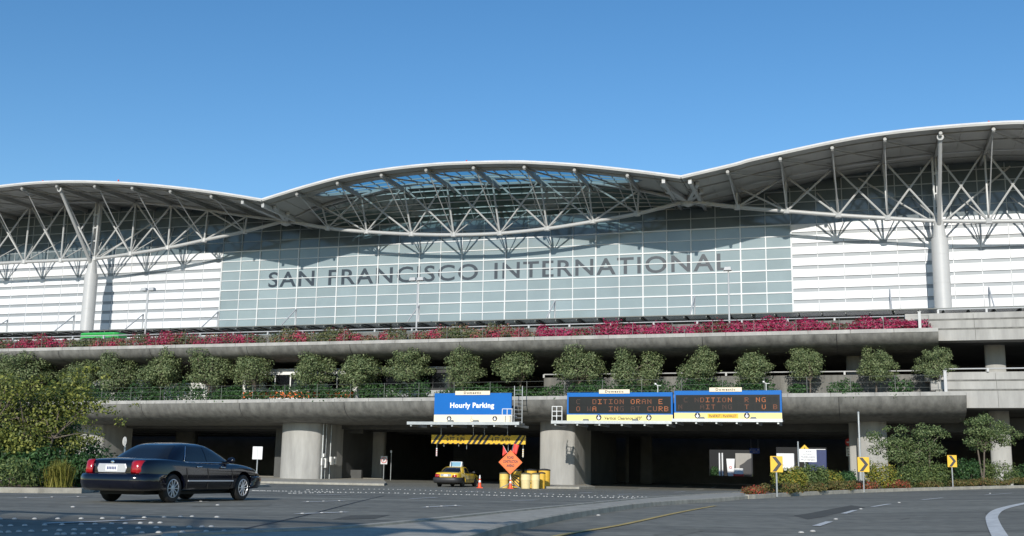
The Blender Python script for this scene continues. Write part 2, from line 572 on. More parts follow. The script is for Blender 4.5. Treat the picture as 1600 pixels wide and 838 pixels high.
lm_ = MB()
for a, b in [((28, 778.5), (135, 777)), ((225, 785), (326, 784.5)), ((463, 804), (543, 801)), ((473, 785.2), (538, 783.2)),
             ((495, 774), (541, 773)), ((641, 780), (682, 778)), ((661, 793.6), (719, 790.5)), ((729, 769), (752, 768)),
             ((800, 783), (839, 782)), ((841, 772), (864, 771)), ((905, 771), (926, 769.8)), ((913, 762.6), (928, 761.4)),
             ((965, 773.3), (987, 772.4)), ((999, 764.3), (1015, 763.2)), ((1014, 773), (1030, 772.6)), ((1054, 769.6), (1070, 768.5)),
             ((1088, 765.8), (1100, 764.4)), ((1112, 762.6), (1119, 761)), ((975, 757.4), (982, 757)), ((1031, 761.5), (1040, 760)),
             ((0, 773), (60, 772.6)), ((70, 819), (225, 813))]:
    strip(lm_, [G(*a), G(*b)], 0.17)
for a, b in [((1275, 823), (1296, 816)), ((1318, 803.4), (1336, 798)), ((1363, 792.6), (1390, 788.2)), ((1441, 781.6), (1473, 778.4)),
             ((1539, 774), (1582, 771))]:
    strip(lm_, [G(*a), G(*b)], 0.14)
strip(lm_, spline([G(1640, 781), G(1600, 787.5), G(1565, 796), G(1551, 806), G(1552, 818), G(1562, 838), G(1578, 860)]), 0.24)
tag(lm_.build('lane_marking', M_LINE, fix=False), kind='structure')
ym = MB()
strip(ym, spline([G(790, 862), G(873, 838), G(971, 821), G(1056, 802.5), G(1118, 791)]), 0.11)
tag(ym.build('yellow_edge_line', M_LINEY, fix=False), kind='structure')
# raised pavement markers: two curving rows across the lanes, more in the foreground and along the dashes
dm = MB()
rnd = random.Random(3)
def marker(p, r=0.055):
    r *= .8
    z = ground(p.x, p.y)
    dm.lathe([(r, 0.0), (r * 0.85, 0.015), (r * 0.4, 0.024)], 8, (p.x, p.y, z + 0.004))
def row(pts, n, jit=0.0):
    P = spline([G(*p) for p in pts], 30)
    for i in range(n):
        q = P[int(i / (n - 1) * (len(P) - 1))]
        marker(q + Vector((rnd.uniform(-jit, jit), rnd.uniform(-jit, jit), 0)), 0.052)
row([(452, 771.5), (560, 770), (700, 773), (820, 775.5), (950, 778), (1058, 780)], 95)
row([(480, 766), (600, 765), (720, 768.5), (860, 773), (1000, 777), (1058, 779)], 80)
row([(395, 767), (440, 768), (520, 768.5)], 26)
row([(0, 833), (150, 828), (330, 824)], 16); row([(0, 823), (140, 820), (250, 818)], 12)
row([(0, 812), (160, 811), (300, 808)], 11); row([(90, 836), (210, 834), (400, 830)], 14)
for a, b in [((225, 785), (326, 784.5)), ((28, 778.5), (135, 777)), ((463, 804), (543, 801)), ((473, 785.2), (538, 783.2)), ((661, 793.6), (719, 790.5))]:
    for t in (0.12, 0.5, 0.88):
        p = G(a[0] + (b[0] - a[0]) * t, a[1] + (b[1] - a[1]) * t); marker(p, 0.06)
for p in [(1547, 771.5), (1270, 831), (1252, 833), (1306, 812), (1345, 796), (1405, 786), (114, 793), (339, 809), (860, 812), (935, 806), (340, 790)]:
    marker(G(*p), 0.06)
tag(dm.build('road_stud', mat('stud_ceramic', (.46, .45, .42), .5), fix=False), kind='structure')
# dark repair seams and tar lines on the asphalt
tm = MB()
for pts in [[(0, 800), (300, 806), (640, 815)], [(420, 790), (800, 796), (1000, 787)], [(600, 775), (500, 800), (330, 838)]]:
    strip(tm, spline([G(*p) for p in pts]), 0.05, 0.006)
tag(tm.build('tar_seam', mat('tar', (0.03, 0.03, 0.032), 0.7), fix=False), kind='structure')

def road_patch(corners, m, dz):
    a, b, c, d = [G(*q) for q in corners]
    mb = MB(); n = 8
    mb.grid([[(lambda p: (p.x, p.y, ground(p.x, p.y) + dz))(a.lerp(b, i / n).lerp(d.lerp(c, i / n), j / n)) for i in range(n + 1)] for j in range(n + 1)])
    tag(mb.build('asphalt_patch', m, fix=False), kind='structure')
M_PATCH = mat('dark_asphalt_patch', (.075, .073, .06), .9, var=.25, scale=4)
M_PATCH2 = mat('pale_asphalt_patch', (.165, .16, .128), .9, var=.25, scale=4)
road_patch([(520, 812), (585, 811), (610, 805), (548, 806)], M_PATCH, .005)
road_patch([(1240, 806), (1330, 790), (1352, 793), (1262, 812)], M_PATCH, .005)
road_patch([(860, 776), (930, 773), (940, 771), (872, 773.5)], M_PATCH2, .005)
road_patch([(1020, 836), (1085, 826), (1100, 830), (1040, 842)], M_PATCH2, .005)
road_patch([(300, 792), (420, 791), (425, 788.5), (305, 789.5)], M_PATCH2, .005)
# thin cracks
ck = MB(); rc = random.Random(9)
for k in range(16):
    p = G(rc.uniform(0, 1600), rc.choice([rc.uniform(786, 800), rc.uniform(800, 834)])); pts = [p]
    dr = rc.uniform(0, 6.28)
    for i in range(rc.randint(4, 9)):
        dr += rc.uniform(-.6, .6); pts.append(pts[-1] + Vector((math.cos(dr), math.sin(dr) * 1.6, 0)) * rc.uniform(.3, .7))
    strip(ck, pts, .022, .007, .3)
tag(ck.build('road_crack', mat('crack', (.03, .03, .028), .9), fix=False), kind='structure')

def raised(name, outline, h, m, kerb=None, top_m=None, kw=0.18, label=None, kind='structure'):
    """raised bed or island with a kerb; outline in world points, counter-clockwise"""
    P = [Vector((p.x, p.y, 0)) for p in outline]
    n = len(P)
    area = sum(P[i].x * P[(i + 1) % n].y - P[(i + 1) % n].x * P[i].y for i in range(n))
    if area < 0: P.reverse()
    ins = []
    for i in range(n):
        d = (P[(i + 1) % n] - P[i - 1]).normalized()
        ins.append(P[i] + Vector((-d.y, d.x, 0)) * kw)
    k = MB()
    z = lambda q, dz: (q.x, q.y, ground(q.x, q.y) + dz)
    for i in range(n):
        j = (i + 1) % n
        a, b, c, d = P[i], P[j], ins[j], ins[i]
        k.add([z(a, -.1), z(b, -.1), z(b, h - .02), z(a, h - .02), z(a.lerp(d, .15), h), z(b.lerp(c, .15), h), z(c, h), z(d, h), z(d, h - .08), z(c, h - .08)],
              [(0, 1, 2, 3), (3, 2, 5, 4), (4, 5, 6, 7), (7, 6, 9, 8)])
    tag(k.build(name + '_kerb', M_KERB), kind=kind)
    bm = bmesh.new()
    vs = [bm.verts.new(z(q, h - .03)) for q in ins]
    bm.faces.new(vs)
    bmesh.ops.triangulate(bm, faces=bm.faces)
    me = bpy.data.meshes.new(name); bm.normal_update(); bm.to_mesh(me); bm.free()
    me.materials.append(m)
    o = bpy.data.objects.new(name, me); COL.objects.link(o)
    tag(o, kind=kind)

# long median island that widens to the lower left, with the planted bed beyond its right end
far = [G(250, 852), G(430, 842), G(562, 834), G(763, 811), G(928, 792), G(1056, 779), G(1150, 773.2)]
near = [G(1219, 775.5), G(1056, 788.5), G(928, 805), G(800, 832), G(740, 850), G(600, 880), G(250, 930)]
raised('median_island', spline(far, 4) + spline(near, 4), 0.13, M_KERB)
def at(x, y, Y):
    d = ray(x, y); p = CAM + d * (Y / d.y); return p
def px_on(x, Y):
    """ground point under picture column x at distance Y"""
    d = ray(x, 760); X = d.x / d.y * Y
    return Vector((X, Y, ground(X, Y)))
bedf = [px_on(1158, 43), px_on(1180, 42.6), px_on(1270, 49), px_on(1405, 57), px_on(1600, 64.5), px_on(1760, 69)]
bedb = [px_on(1760, 76), px_on(1600, 74), px_on(1400, 70), px_on(1270, 62), px_on(1180, 51), px_on(1158, 46.5)]
raised('right_planting_bed', spline(bedf, 5) + bedb, 0.16, M_SOIL)
lbf = [px_on(-220, 33.5), px_on(-60, 34), px_on(60, 34.5), px_on(128, 35.2), px_on(146, 37)]
lbb = [px_on(150, 44), px_on(120, 56), px_on(-60, 58), px_on(-300, 50)]
raised('left_planting_bed', lbf + lbb, 0.16, M_SOIL)
raised('traffic_island', [px_on(362, 62), px_on(400, 61), px_on(421, 63), px_on(421, 66), px_on(400, 67.5), px_on(350, 68)], 0.14, M_KERB)
def fquad(s0, s1, w0, w1):
    return [sw(s0, w1), sw(s1, w1), sw(s1, w0), sw(s0, w0)]

# ------------------------------------------------------------------ terminal building
ROOF_PX = [[(-190, 331), (-90, 301), (0, 290), (54, 284.5), (107, 282.5), (165, 283.5), (222, 286.8), (286, 293), (347, 301), (409, 311)],
           [(409, 311), (477, 290), (541, 273.7), (613, 262), (684, 255), (756, 252.2), (800, 251.5), (832, 252.2), (903, 256.5), (986, 265), (1064, 275)],
           [(1064, 275), (1145, 256), (1180, 246.5), (1302, 220), (1383, 206.6), (1464, 197.5), (1545, 191.3), (1600, 189), (1680, 190), (1800, 200), (2000, 235)]]
WR = 15.0
ARCH = []
for a in ROOF_PX:
    ARCH.append([(q.x, q.y) for q in spline([Vector((*F(x, y, WR), 0)) for x, y in a], 6)])
def roof(s):
    for A in ARCH:
        if A[0][0] <= s <= A[-1][0]:
            for (s0, z0), (s1, z1) in zip(A, A[1:]):
                if s0 <= s <= s1:
                    return z0 + (z1 - z0) * (s - s0) / (s1 - s0 + 1e-9)
    return ARCH[0][0][1] if s < ARCH[0][0][0] else ARCH[-1][-1][1]
S_VL, S_VR = ARCH[1][0][0], ARCH[1][-1][0]

term = fthing('airport_terminal', 'long white and glass terminal with an arched truss roof and big wall lettering', 'airport terminal', 0, 0, 0)
# roof shells (local y = -w)
def roof_mesh(A, hole=None):
    mb = MB()
    ss = [p[0] for p in A]
    zz = {p[0]: p[1] for p in A}
    if hole:
        s1, s2 = hole
        ss = sorted(set(ss + [s1 + (s2 - s1) * i / 40 for i in range(41)]))
    def wb(s):
        if hole and hole[0] < s < hole[1]:
            t = (s - hole[0]) / (hole[1] - hole[0])
            return 11.6 - 7.2 * math.sin(PI * t) ** 0.6
        return 11.6
    rows_f = [[(s, -w_, roof(s)) for s in ss] for w_ in (15, 11.6)]
    mb.grid(rows_f)
    for a, b in zip(ss, ss[1:]):
        for k in range(6):
            ya, yb = [(-(wb(q) + (-50 - wb(q)) * k / 6)) for q in (a, b)]
            yc, yd = [(-(wb(q) + (-50 - wb(q)) * (k + 1) / 6)) for q in (a, b)]
            mb.add([(a, ya, roof(a)), (b, yb, roof(b)), (b, yd, roof(b)), (a, yc, roof(a))], [(0, 1, 2, 3)])
    return mb, ss, wb
hs1, hs2 = F(500, 300, 9)[0], F(1012, 290, 9)[0]
for i, A in enumerate(ARCH):
    mb, ss, wb = roof_mesh(A, (hs1, hs2) if i == 1 else None)
    bm = bmesh.new()
    me = bpy.data.meshes.new('roof'); me.from_pydata(mb.v, [], mb.f)
    bm.from_mesh(me); bmesh.ops.remove_doubles(bm, verts=bm.verts, dist=0.002); bmesh.ops.dissolve_degenerate(bm, dist=0.001, edges=bm.edges)
    bmesh.ops.recalc_face_normals(bm, faces=bm.faces); bm.to_mesh(me); bm.free()
    if me.polygons[0].normal.z < 0: me.flip_normals()
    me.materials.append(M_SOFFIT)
    ro_ = bpy.data.objects.new('roof', me); COL.objects.link(ro_); ro_.parent = term
    md = ro_.modifiers.new('thickness', 'SOLIDIFY'); md.thickness = 0.35; md.offset = -1
    # bright folded edge
    fm = MB()
    q = [(s, z) for s, z in A]
    fm.grid([[(s, -15.02, z - 0.13) for s, z in q], [(s, -15.08, z + 0.05) for s, z in q], [(s, -14.6, z + 0.08) for s, z in q]])
    fo = fm.build('fascia', M_PANEL, ro_, fix=True)
    # soffit seams
    sm = MB()
    s = math.ceil(A[0][0] / 3.2) * 3.2
    while s < A[-1][0]:
        if not (i == 1 and hs1 < s < hs2):
            sm.bar((s, -14.8, roof(s) - .39), (s, 6, roof(s) - .39), 0.07)
        s += 3.2
    for w_ in (13.2, 9.5, 2.5):
        if i == 1 and w_ < 11: continue
        for a, b in zip(q, q[1:]):
            sm.bar((a[0], -w_, a[1] - .42), (b[0], -w_, b[1] - .42), 0.1)
    sm.build('soffit_rib', M_SOFFIT, ro_)
    if i == 1:
        gl = MB(); hh = [x for x in ss if hs1 <= x <= hs2]
        gl.grid([[(s, -11.7, roof(s) - .1) for s in hh], [(s, -wb(s), roof(s) - .1) for s in hh]])
        sk = gl.build('skylight', M_SKYL, ro_, fix=False)
        br = MB()
        k = 0
        s = hs1
        while s < hs2:
            br.bar((s, -11.7, roof(s) - .2), (s, -wb(s), roof(s) - .2), 0.09, 0.16); s += 1.75
        for fr in (0, .33, .66, 1):
            for a, b in zip(hh, hh[1:]):
                pa = (a, -(11.6 + (wb(a) - 11.6) * fr), roof(a) - .25); pb = (b, -(11.6 + (wb(b) - 11.6) * fr), roof(b) - .25)
                if (Vector(pa) - Vector(pb)).length > .05:
                    br.bar(pa, pb, 0.10, 0.16)
        br.build('glazing_bar', M_UMUL, sk)

# wall grid
PX_ = [F(x, y, 0) for x, y in [(465.2, 434.8), (1158, 430)]]
PC = (PX_[1][0] - PX_[0][0]) / 20.0          # column pitch
S0 = PX_[0][0] - 40 * PC
zr = F(527, 448, 0)[1]
PR = (F(527, 448, 0)[1] - F(527, 463.6, 0)[1])  # row pitch
SGL, SGR = F(344, 450, 0)[0], F(1233, 430, 0)[0]
SGL = S0 + round((SGL - S0) / PC) * PC; SGR = S0 + round((SGR - S0) / PC) * PC
ZCT = F(800, 336, 0)[1]
panes(M_FRIT, PC, PR, S0, zr, .085, .05)
panes(M_UGL, PC, PR, S0, zr, .18, .05)
ZT = zr + round((33.1 - zr) / PR) * PR     # white panels and pale glass end here, darker glass above
def arc_poly(s0, s1, zb, cut=None, step=2.0, drop=0.45):
    ss = frange(s0, s1, step)
    top = [(s, min(roof(s) - drop, cut) if cut else roof(s) - drop) for s in ss]
    return [(s0, zb), (s1, zb)] + list(reversed(top))
def strip_wall(mb, s0, s1, zb, y0, y1, cut=None):
    ss = frange(s0, s1, 1.5)
    for a, b in zip(ss, ss[1:]):
        za = roof(a) - .45; zb_ = roof(b) - .45
        if cut: za = min(za, cut); zb_ = min(zb_, cut)
        if za > zb and zb_ > zb:
            mb.prism([(a, zb), (b, zb), (b, zb_), (a, za)], y0, y1)
mb = MB(); strip_wall(mb, SGL, SGR, 9.5, 0.0, 0.4, ZT)
gw = mb.build('glass_wall', M_FRIT, term)
mu = MB()
k = 0
s = SGL
while s <= SGR + .01:
    idx = round((s - S0) / PC)
    heavy = (idx % 2 == 0)
    tw = 0.085 if heavy else 0.055
    top = min(roof(s) - .5, ZT)
    mu.box(s - tw, s + tw, -0.14 if heavy else -.11, 0.0, 9.6, top)
    s += PC
r = -12
while True:
    z = zr + r * PR
    if z > 46: break
    heavy = (r % 2 == 0)
    th = 0.085 if heavy else 0.06
    if 10 < z < ZT + .1:
        # broken into runs that stay below the roof
        ss = frange(SGL, SGR, PC)
        run = None
        for q in ss + [None]:
            okq = q is not None and z < min(roof(q) - .6, ZT + .1)
            if okq and run is None: run = q
            if (not okq) and run is not None:
                e = (q - PC) if q is not None else ss[-1]
                if e - run > .1:
                    mu.box(run, e, -.10 if heavy else -.08, -.001, z - th, z + th)
                run = None
    r += 1
mu.build('mullion', M_MULL, gw)
# dark glass band above, with grey mullions
mb = MB(); strip_wall(mb, SGL - 26 * PC, S_VL + 3, ZT + .001, 0.05, .45); strip_wall(mb, S_VR - 3, SGR + 30 * PC, ZT + .001, 0.05, .45)
strip_wall(mb, S_VL + 3.001, S_VR - 3.001, ZT + .001, 0.05, .45, ZT + 2 * PR)
ug = mb.build('upper_glass', M_UGL, term)
mb = MB()
for k in range(-27, 80):
    s = SGL + k * PC
    if s > SGR + 30 * PC: break
    top = roof(s) - .6
    if S_VL + 3 < s < S_VR - 3: top = min(top, ZT + 2 * PR)
    if top > ZT + .2: mb.box(s - .06, s + .06, -.04, .049, ZT + .12, top)
    for r in range(0, 9):
        z = ZT + r * PR
        lim = roof(s + PC / 2) - .7
        if S_VL + 3 < s < S_VR - 3: lim = min(lim, ZT + 2 * PR + .1)
        if z < lim: mb.box(s, s + PC, -.02, .048, z - .06, z + .06)
mb.build('grey_mullion', M_UMUL, ug)
# sloping green clerestory under the skylight
ZC0 = ZT + 2 * PR
_, _, wbf = roof_mesh(ARCH[1], (hs1, hs2))
def wtop(s): return (wbf(s) - .3) if hs1 < s < hs2 else 11.0
def clr(s, f, off=0.0):
    wt = min(wtop(s), 6.5)
    zt = roof(s) - .42
    return (s, -(-.2 + (wt + .2) * f) + off, ZC0 + (zt - ZC0) * f)
ssc = [s for s in frange(S_VL + 3, S_VR - 3, PC / 2) if roof(s) - .6 > ZC0 + .4]
cl = MB(); cl.grid([[clr(s, f) for s in ssc] for f in (0, .25, .5, .75, 1)])
cw = cl.build('clerestory', M_GGLASS, term, fix=False)
for f in (.02, .2, .38, .56, .74, .92):
    lv = MB()
    for a, b in zip(ssc, ssc[1:]): lv.bar(clr(a, f, -.12), clr(b, f, -.12), .09, .13)
    lv.build('louvre', M_STEEL, cw)
lv = MB()
for s in ssc[::2]: lv.bar(clr(s, 0, -.06), clr(s, 1, -.06), .12)
lv.build('clerestory_post', M_STEEL, cw)
for (a, b) in [(SGL - 26 * PC, SGL), (SGR, SGR + 30 * PC)]:
    mb = MB(); strip_wall(mb, a, b, 9.5, 0.0, .4, ZT)
    bw = mb.build('panel_wall', M_BAND, term)
    pm = MB()
    k0, k1 = round((a - S0) / PC), round((b - S0) / PC)
    for c in range(k0, k1):
        sa, sb = S0 + c * PC + .03, S0 + (c + 1) * PC - .03
        for r in range(-12, 20):
            z0 = zr + r * PR + .46; z1 = zr + (r + 1) * PR - 0.02
            zt = min(roof(sa), roof(sb)) - .5
            if z0 < 6: continue
            if z1 > min(zt, ZT): continue
            pm.box(sa, sb, -.14, -.002, z0, z1)
            # light vertical joint bridging the grey band
            pm.box(sa - .06, sa + .0, -.07, -.002, z1, z1 + .47)
    pm.build('wall_panel', M_PANEL, bw)

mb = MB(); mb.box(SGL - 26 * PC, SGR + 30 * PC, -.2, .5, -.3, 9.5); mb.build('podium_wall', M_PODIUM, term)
# lettering on the glass
for word, xa, xb in (('SAN', 418.5, 491), ('FRANCISCO', 512, 746.5), ('INTERNATIONAL', 771.5, 1140)):
    sa = F(xa, 438, 0.2)[0]; sb = F(xb, 420, 0.2)[0]
    zb = F(530, 445.2, .2)[1]; zt = F(530, 420.6, .2)[1]
    LT = MB(); put_text(LT, word, sa, sb, zb, zt, -.012, bold=0.013, thick=0.01, spacing=1.12); LT.build('lettering', M_LETTER, term, fix=False)


# roof trusses
def P(x, y, w_, dz=0):
    s, z = F(x, y, w_); return Vector((s, -w_, z + dz))
PINL, PINR = P(447, 345, 5), P(1075, 314, 5)
def truss(bot, top, pin0, pin1, colidx=None):
    t = MB()
    fullb = ([pin0] if pin0 else []) + bot + ([pin1] if pin1 else [])
    fullt = ([pin0] if pin0 else []) + top + ([pin1] if pin1 else [])
    ch = MB()
    ch.tube(spline(fullb, 5), 0.26, 8)
    ch.build('bottom_chord', M_STEEL, term, smooth_='all')
    ch = MB()
    ch.tube(spline(fullt, 5), 0.20, 8)
    ch.build('top_chord', M_STEEL, term, smooth_='all')
    for i, (b, q) in enumerate(zip(bot, top)):
        t.tube([b, q], 0.13, 6)
        tip = Vector((q.x, -13.6, roof(q.x) - .75))
        t.tube([b, tip], 0.075, 6)
        if i + 1 < len(bot):
            t.tube([b, top[i + 1]], 0.125, 6); t.tube([bot[i + 1], q], 0.125, 6)
        # struts back to the wall
        for ds in (-2.6, 2.6):
            e = Vector((b.x + ds, -0.2, min(b.z + 4.2, roof(b.x + ds) - 1.2)))
            if e.z > b.z + 1: t.tube([b, e], 0.085, 6)
        t.lathe([(.1, -.36), (.42, -.3), (.42, .3), (.1, .36)], 8, b)
        # purlin beam under the roof
    t.build('truss_web', M_STEEL, term)
    pb = MB()
    for q in top:
        ys_ = [14.5, 10, 5, 0, -8]
        pts = [Vector((q.x, -y, roof(q.x) - .72)) for y in ys_]
        pb.bar(pts[0], pts[-1], 0.28, 0.55)
        pb.lathe([(.2, -.15), (.24, 0), (.2, .15)], 8, (q.x, -14.5, roof(q.x) - .72), axis='y')
        if q.z < roof(q.x) - 1.2:
            pb.bar(q, (q.x, q.y, roof(q.x) - .9), .2)
    pb.build('roof_beam', M_BEAM, term)
    br = MB()
    for a, b in zip(top, top[1:]):
        br.tube([(a.x, -13.6, roof(a.x) - .7), (b.x, -6, roof(b.x) - .7)], .10, 6)
    br.build('roof_brace', M_BEAM, term)

LB = [P(x, y, 5) for x, y in [(-135, 411), (-78, 413.5), (-20, 412.5), (38, 409.5), (95, 407), (148, 404.5), (204, 397), (262, 387.5), (319, 375.5), (382, 362)]]
LTp = [P(x, y, 5) for x, y in [(-125, 343), (-68, 333), (-10, 326), (48, 320), (103, 316.5), (155, 315.5), (212, 316.5), (268, 321), (325, 329), (386, 338)]]
truss(LB, LTp, None, PINL)
CB = [P(x, y, 5) for x, y in [(512, 356.5), (573, 362.5), (643, 366.3), (709, 367.3), (781, 365), (855, 357.5), (926, 346.5), (996, 334)]]
CT = [P(x, y, 7.2) for x, y in [(503, 322.5), (564, 305.5), (630, 291.5), (697, 281.5), (768, 277), (844, 279), (919, 285.5), (998, 297.5)]]
truss(CB, CT, PINL, PINR)
RB = [P(x, y, 5) for x, y in [(1152, 324), (1229, 330.2), (1310, 336.5), (1387, 341.2), (1467, 345.5), (1545, 346), (1628, 344.5), (1712, 340), (1800, 334)]]
RT = [P(x, y, 5) for x, y in [(1150, 292), (1227, 275.5), (1303, 261.5), (1380, 250.5), (1461, 240), (1538, 234.5), (1620, 232), (1703, 234), (1790, 240)]]
truss(RB, RT, PINR, None)
for pin in (PINL, PINR):
    g = MB()
    g.lathe([(.2, -.8), (.75, -.55), (.75, .55), (.2, .8)], 12, pin, axis='z')
    for dw in (12.2, 8.5, 0):
        for ds in (-2.2, 2.2):
            g.bar(pin, (pin.x + ds, -dw, roof(pin.x + ds) - .6), .45, .5)
    for ds in (-1.6, 1.6):
        g.bar((pin.x + ds, -14.4, roof(pin.x + ds) - .75), (pin.x + ds, 2, roof(pin.x + ds) - .75), .4, .6)
    g.build('valley_joint', M_STEEL, term)
# main columns
for (xc, yc, xt, yt, bi, B, T) in [(143, 428, 141, 515, 5, LB, LTp), (1468, 373, 1471, 480, 4, RB, RT)]:
    s, zc = F(xc, yc, 5)
    c = MB()
    c.lathe([(.98, -.3), (.98, zc - .15), (.92, zc)], 28, (s, -5, 0))
    for z in frange(10, zc - 2, 3.4):
        c.lathe([(.985, z - .03), (.99, z), (.985, z + .03)], 28, (s, -5, 0))
    co = c.build('main_column', M_COLUMN, term, smooth_=True)
    c = MB()
    nb, ntp = B[bi], T[bi]
    c.lathe([(.80, zc), (.66, zc + 1.2), (.5, zc + 2.2)], 20, (s, -5, 0))
    for ds in (-.38, .38):
        c.bar((s + ds, -5, zc + 1.2), (ntp.x + ds, -5, roof(ntp.x) - .9), .22, .5)
    for z in frange(zc + 3, ntp.z, 2.2):
        c.box(s - .45, s + .45, -5.2, -4.8, z - .1, z + .1)
    c.build('column_head', M_COLUMN, co)
    c = MB()
    tip = Vector((ntp.x, -13.8, roof(ntp.x) - 1.0))
    base = Vector((s, -5.3, zc + 1.5))
    c.tube([base, base.lerp(tip, .5), tip], 0.26, 10, 0.23)
    c.lathe([(.2, -.22), (.38, -.18), (.38, .18), (.2, .22)], 12, tip, axis='y')
    for ds in (-9, 9):
        c.tube([base, (ntp.x + ds, .2, roof(ntp.x + ds) - 1)], .12, 6)
    c.build('column_strut', M_COLUMN, co, smooth_=True)
# glazing canopy along the kerb with its masts
cn = MB()
sL, sR = F(-200, 510, 42)[0], F(1900, 480, 42)[0]
ZC = F(700, 502.5, 42)[1]
cn.box(sL, sR, -42, -37.9, ZC - .05, ZC + .02)
ca = cn.build('canopy', mat('canopy_dark_glass', (0.06, 0.07, 0.075), 0.2), term)
cr = MB()
cr.box(sL, sR, -42.08, -42.003, ZC - .03, ZC + .05)
cr.box(sL, sR, -37.897, -37.7, ZC - .25, ZC + .04)
for s in frange(sL, sR, 2.05):
    cr.bar((s, -42, ZC - .16), (s, -37.9, ZC - .13), .08, .14)
for s in frange(sL + 4, sR, 12.3):
    cr.tube([(s, -39, 10.5), (s, -39, ZC - .2)], .12, 8)
cr.build('canopy_rib', M_FENCE, ca)
for x, y in [(12, 500), (116, 493), (224, 491), (341, 487), (463, 483), (655, 477), (867, 470), (1085, 463), (1390, 453), (1545, 449)]:
    ms = MB(); s, z = F(x, y, 38.6)
    ms.tube([(s, -38.6, ZC), (s, -38.6, z)], .085, 8)
    ms.tube([(s, -38.6, z), (s, -41.7, ZC + .05)], .07, 8)
    ms.build('canopy_mast', M_STEEL, ca)
for x, y0 in [(67, 283), (729, 252), (1545, 191), (185, 283)]:
    rf = MB(); s, z = F(x, y0, 13)
    rf.tube([(s, -13, roof(s)), (s, -13, roof(s) + .55)], .05, 6)
    rf.lathe([(.10, 0), (.13, .12), (.09, .28)], 8, (s, -13, roof(s) + .5))
    rf.build('roof_beacon', M_RED, term)
# ------------------------------------------------------------------ parking garage with two planted decks
gar = fthing('parking_garage', 'concrete parking garage with two curved planter decks and dark openings below the terminal', 'parking garage', 0, 0, 0)
WD = 61.0
def line2(p, q, w_):
    a = F(*p, w_); b = F(*q, w_)
    return lambda s: a[1] + (b[1] - a[1]) * (s - a[0]) / (b[0] - a[0])
zL = line2((150, 628), (1510, 613), WD)
zU = line2((0, 546), (1465, 513.5), WD - .6)
sLe = F(1510, 613, WD)[0]; sUe = F(1466, 513.5, WD - .6)[0]
sA = -95.0
def deck(name, zf, w0, s1, prof, m, parent, cap=True):
    mb = MB()
    ss = frange(sA, s1, 6)
    mb.grid([[(s, -(w0 + dw), zf(s) + dz) for s in ss] for dw, dz in prof])
    n = len(prof)
    mb.add([(s1, -(w0 + dw), zf(s1) + dz) for dw, dz in prof], [tuple(range(n))])
    return mb.build(name, m, parent, smooth_=True)
low_prof = [(-38, -.40), (-3.6, -.40), (-3.6, .05), (-3.35, .05), (-3.35, -.30), (-.45, -.30), (-.45, 0), (-.06, 0), (0, -.06), (0, -.24), (-.04, -.44),
            (-.14, -.72), (-.36, -1.0), (-.75, -1.3), (-1.35, -1.55), (-2.2, -1.70), (-3.4, -1.76), (-7, -1.78), (-38, -1.78)]
up_prof = [(-22, -.40), (-2.9, -.40), (-2.9, 1.1), (-2.6, 1.1), (-2.6, -.30), (-.45, -.30), (-.45, 0), (-.06, 0), (0, -.06), (0, -.2), (-.05, -.40),
           (-.18, -.65), (-.45, -.88), (-.95, -1.08), (-1.7, -1.22), (-2.8, -1.28), (-6, -1.3), (-22, -1.3)]
ld_ = deck('lower_deck', zL, WD, sLe, low_prof, M_CONCD, gar)
ud_ = deck('upper_deck', zU, WD - .6, sUe, up_prof, M_CONCD, gar)
# nosing along both deck tops, its sunlit band put into the paler colour
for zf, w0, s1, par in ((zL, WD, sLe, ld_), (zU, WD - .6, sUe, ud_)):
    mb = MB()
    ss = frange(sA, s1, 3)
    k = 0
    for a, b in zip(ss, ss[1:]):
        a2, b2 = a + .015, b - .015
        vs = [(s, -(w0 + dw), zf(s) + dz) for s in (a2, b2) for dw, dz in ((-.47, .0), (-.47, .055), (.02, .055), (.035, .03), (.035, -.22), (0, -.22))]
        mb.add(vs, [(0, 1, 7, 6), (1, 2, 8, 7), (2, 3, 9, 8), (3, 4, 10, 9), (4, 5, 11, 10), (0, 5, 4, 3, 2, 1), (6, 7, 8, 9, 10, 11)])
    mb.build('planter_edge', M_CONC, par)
    mb = MB()
    mb.grid([[(s, -(w0 - .46), zf(s) - .12 + .06 * math.sin(s * 1.7)) for s in frange(sA, s1 - .5, 1)], [(s, -(w0 - 1.6), zf(s) + .02 + .08 * math.sin(s * 2.3 + 1)) for s in frange(sA, s1 - .5, 1)], [(s, -(w0 - 2.6), zf(s) + .05) for s in frange(sA, s1 - .5, 1)]])
    mb.build('planter_soil', M_SOIL, par, fix=False, smooth_='all')
for zf, w0, s1, par, prof in ((zL, WD, sLe, ld_, low_prof), (zU, WD - .6, sUe, ud_, up_prof)):
    s = sA + 3
    while s < s1 - 2:
        mb = MB(); pr = [q for q in prof if q[0] > -6.9 and q[1] < -.2 and q[0] > -3.5 or q[1] < -1.5]
        pr = prof[9:17]
        mb.grid([[(q, -(w0 + dw + .006), zf(q) + dz - .006) for q in (s, s + .045)] for dw, dz in pr])
        mb.build('expansion_joint', M_INK, par, fix=False); s += 9.7
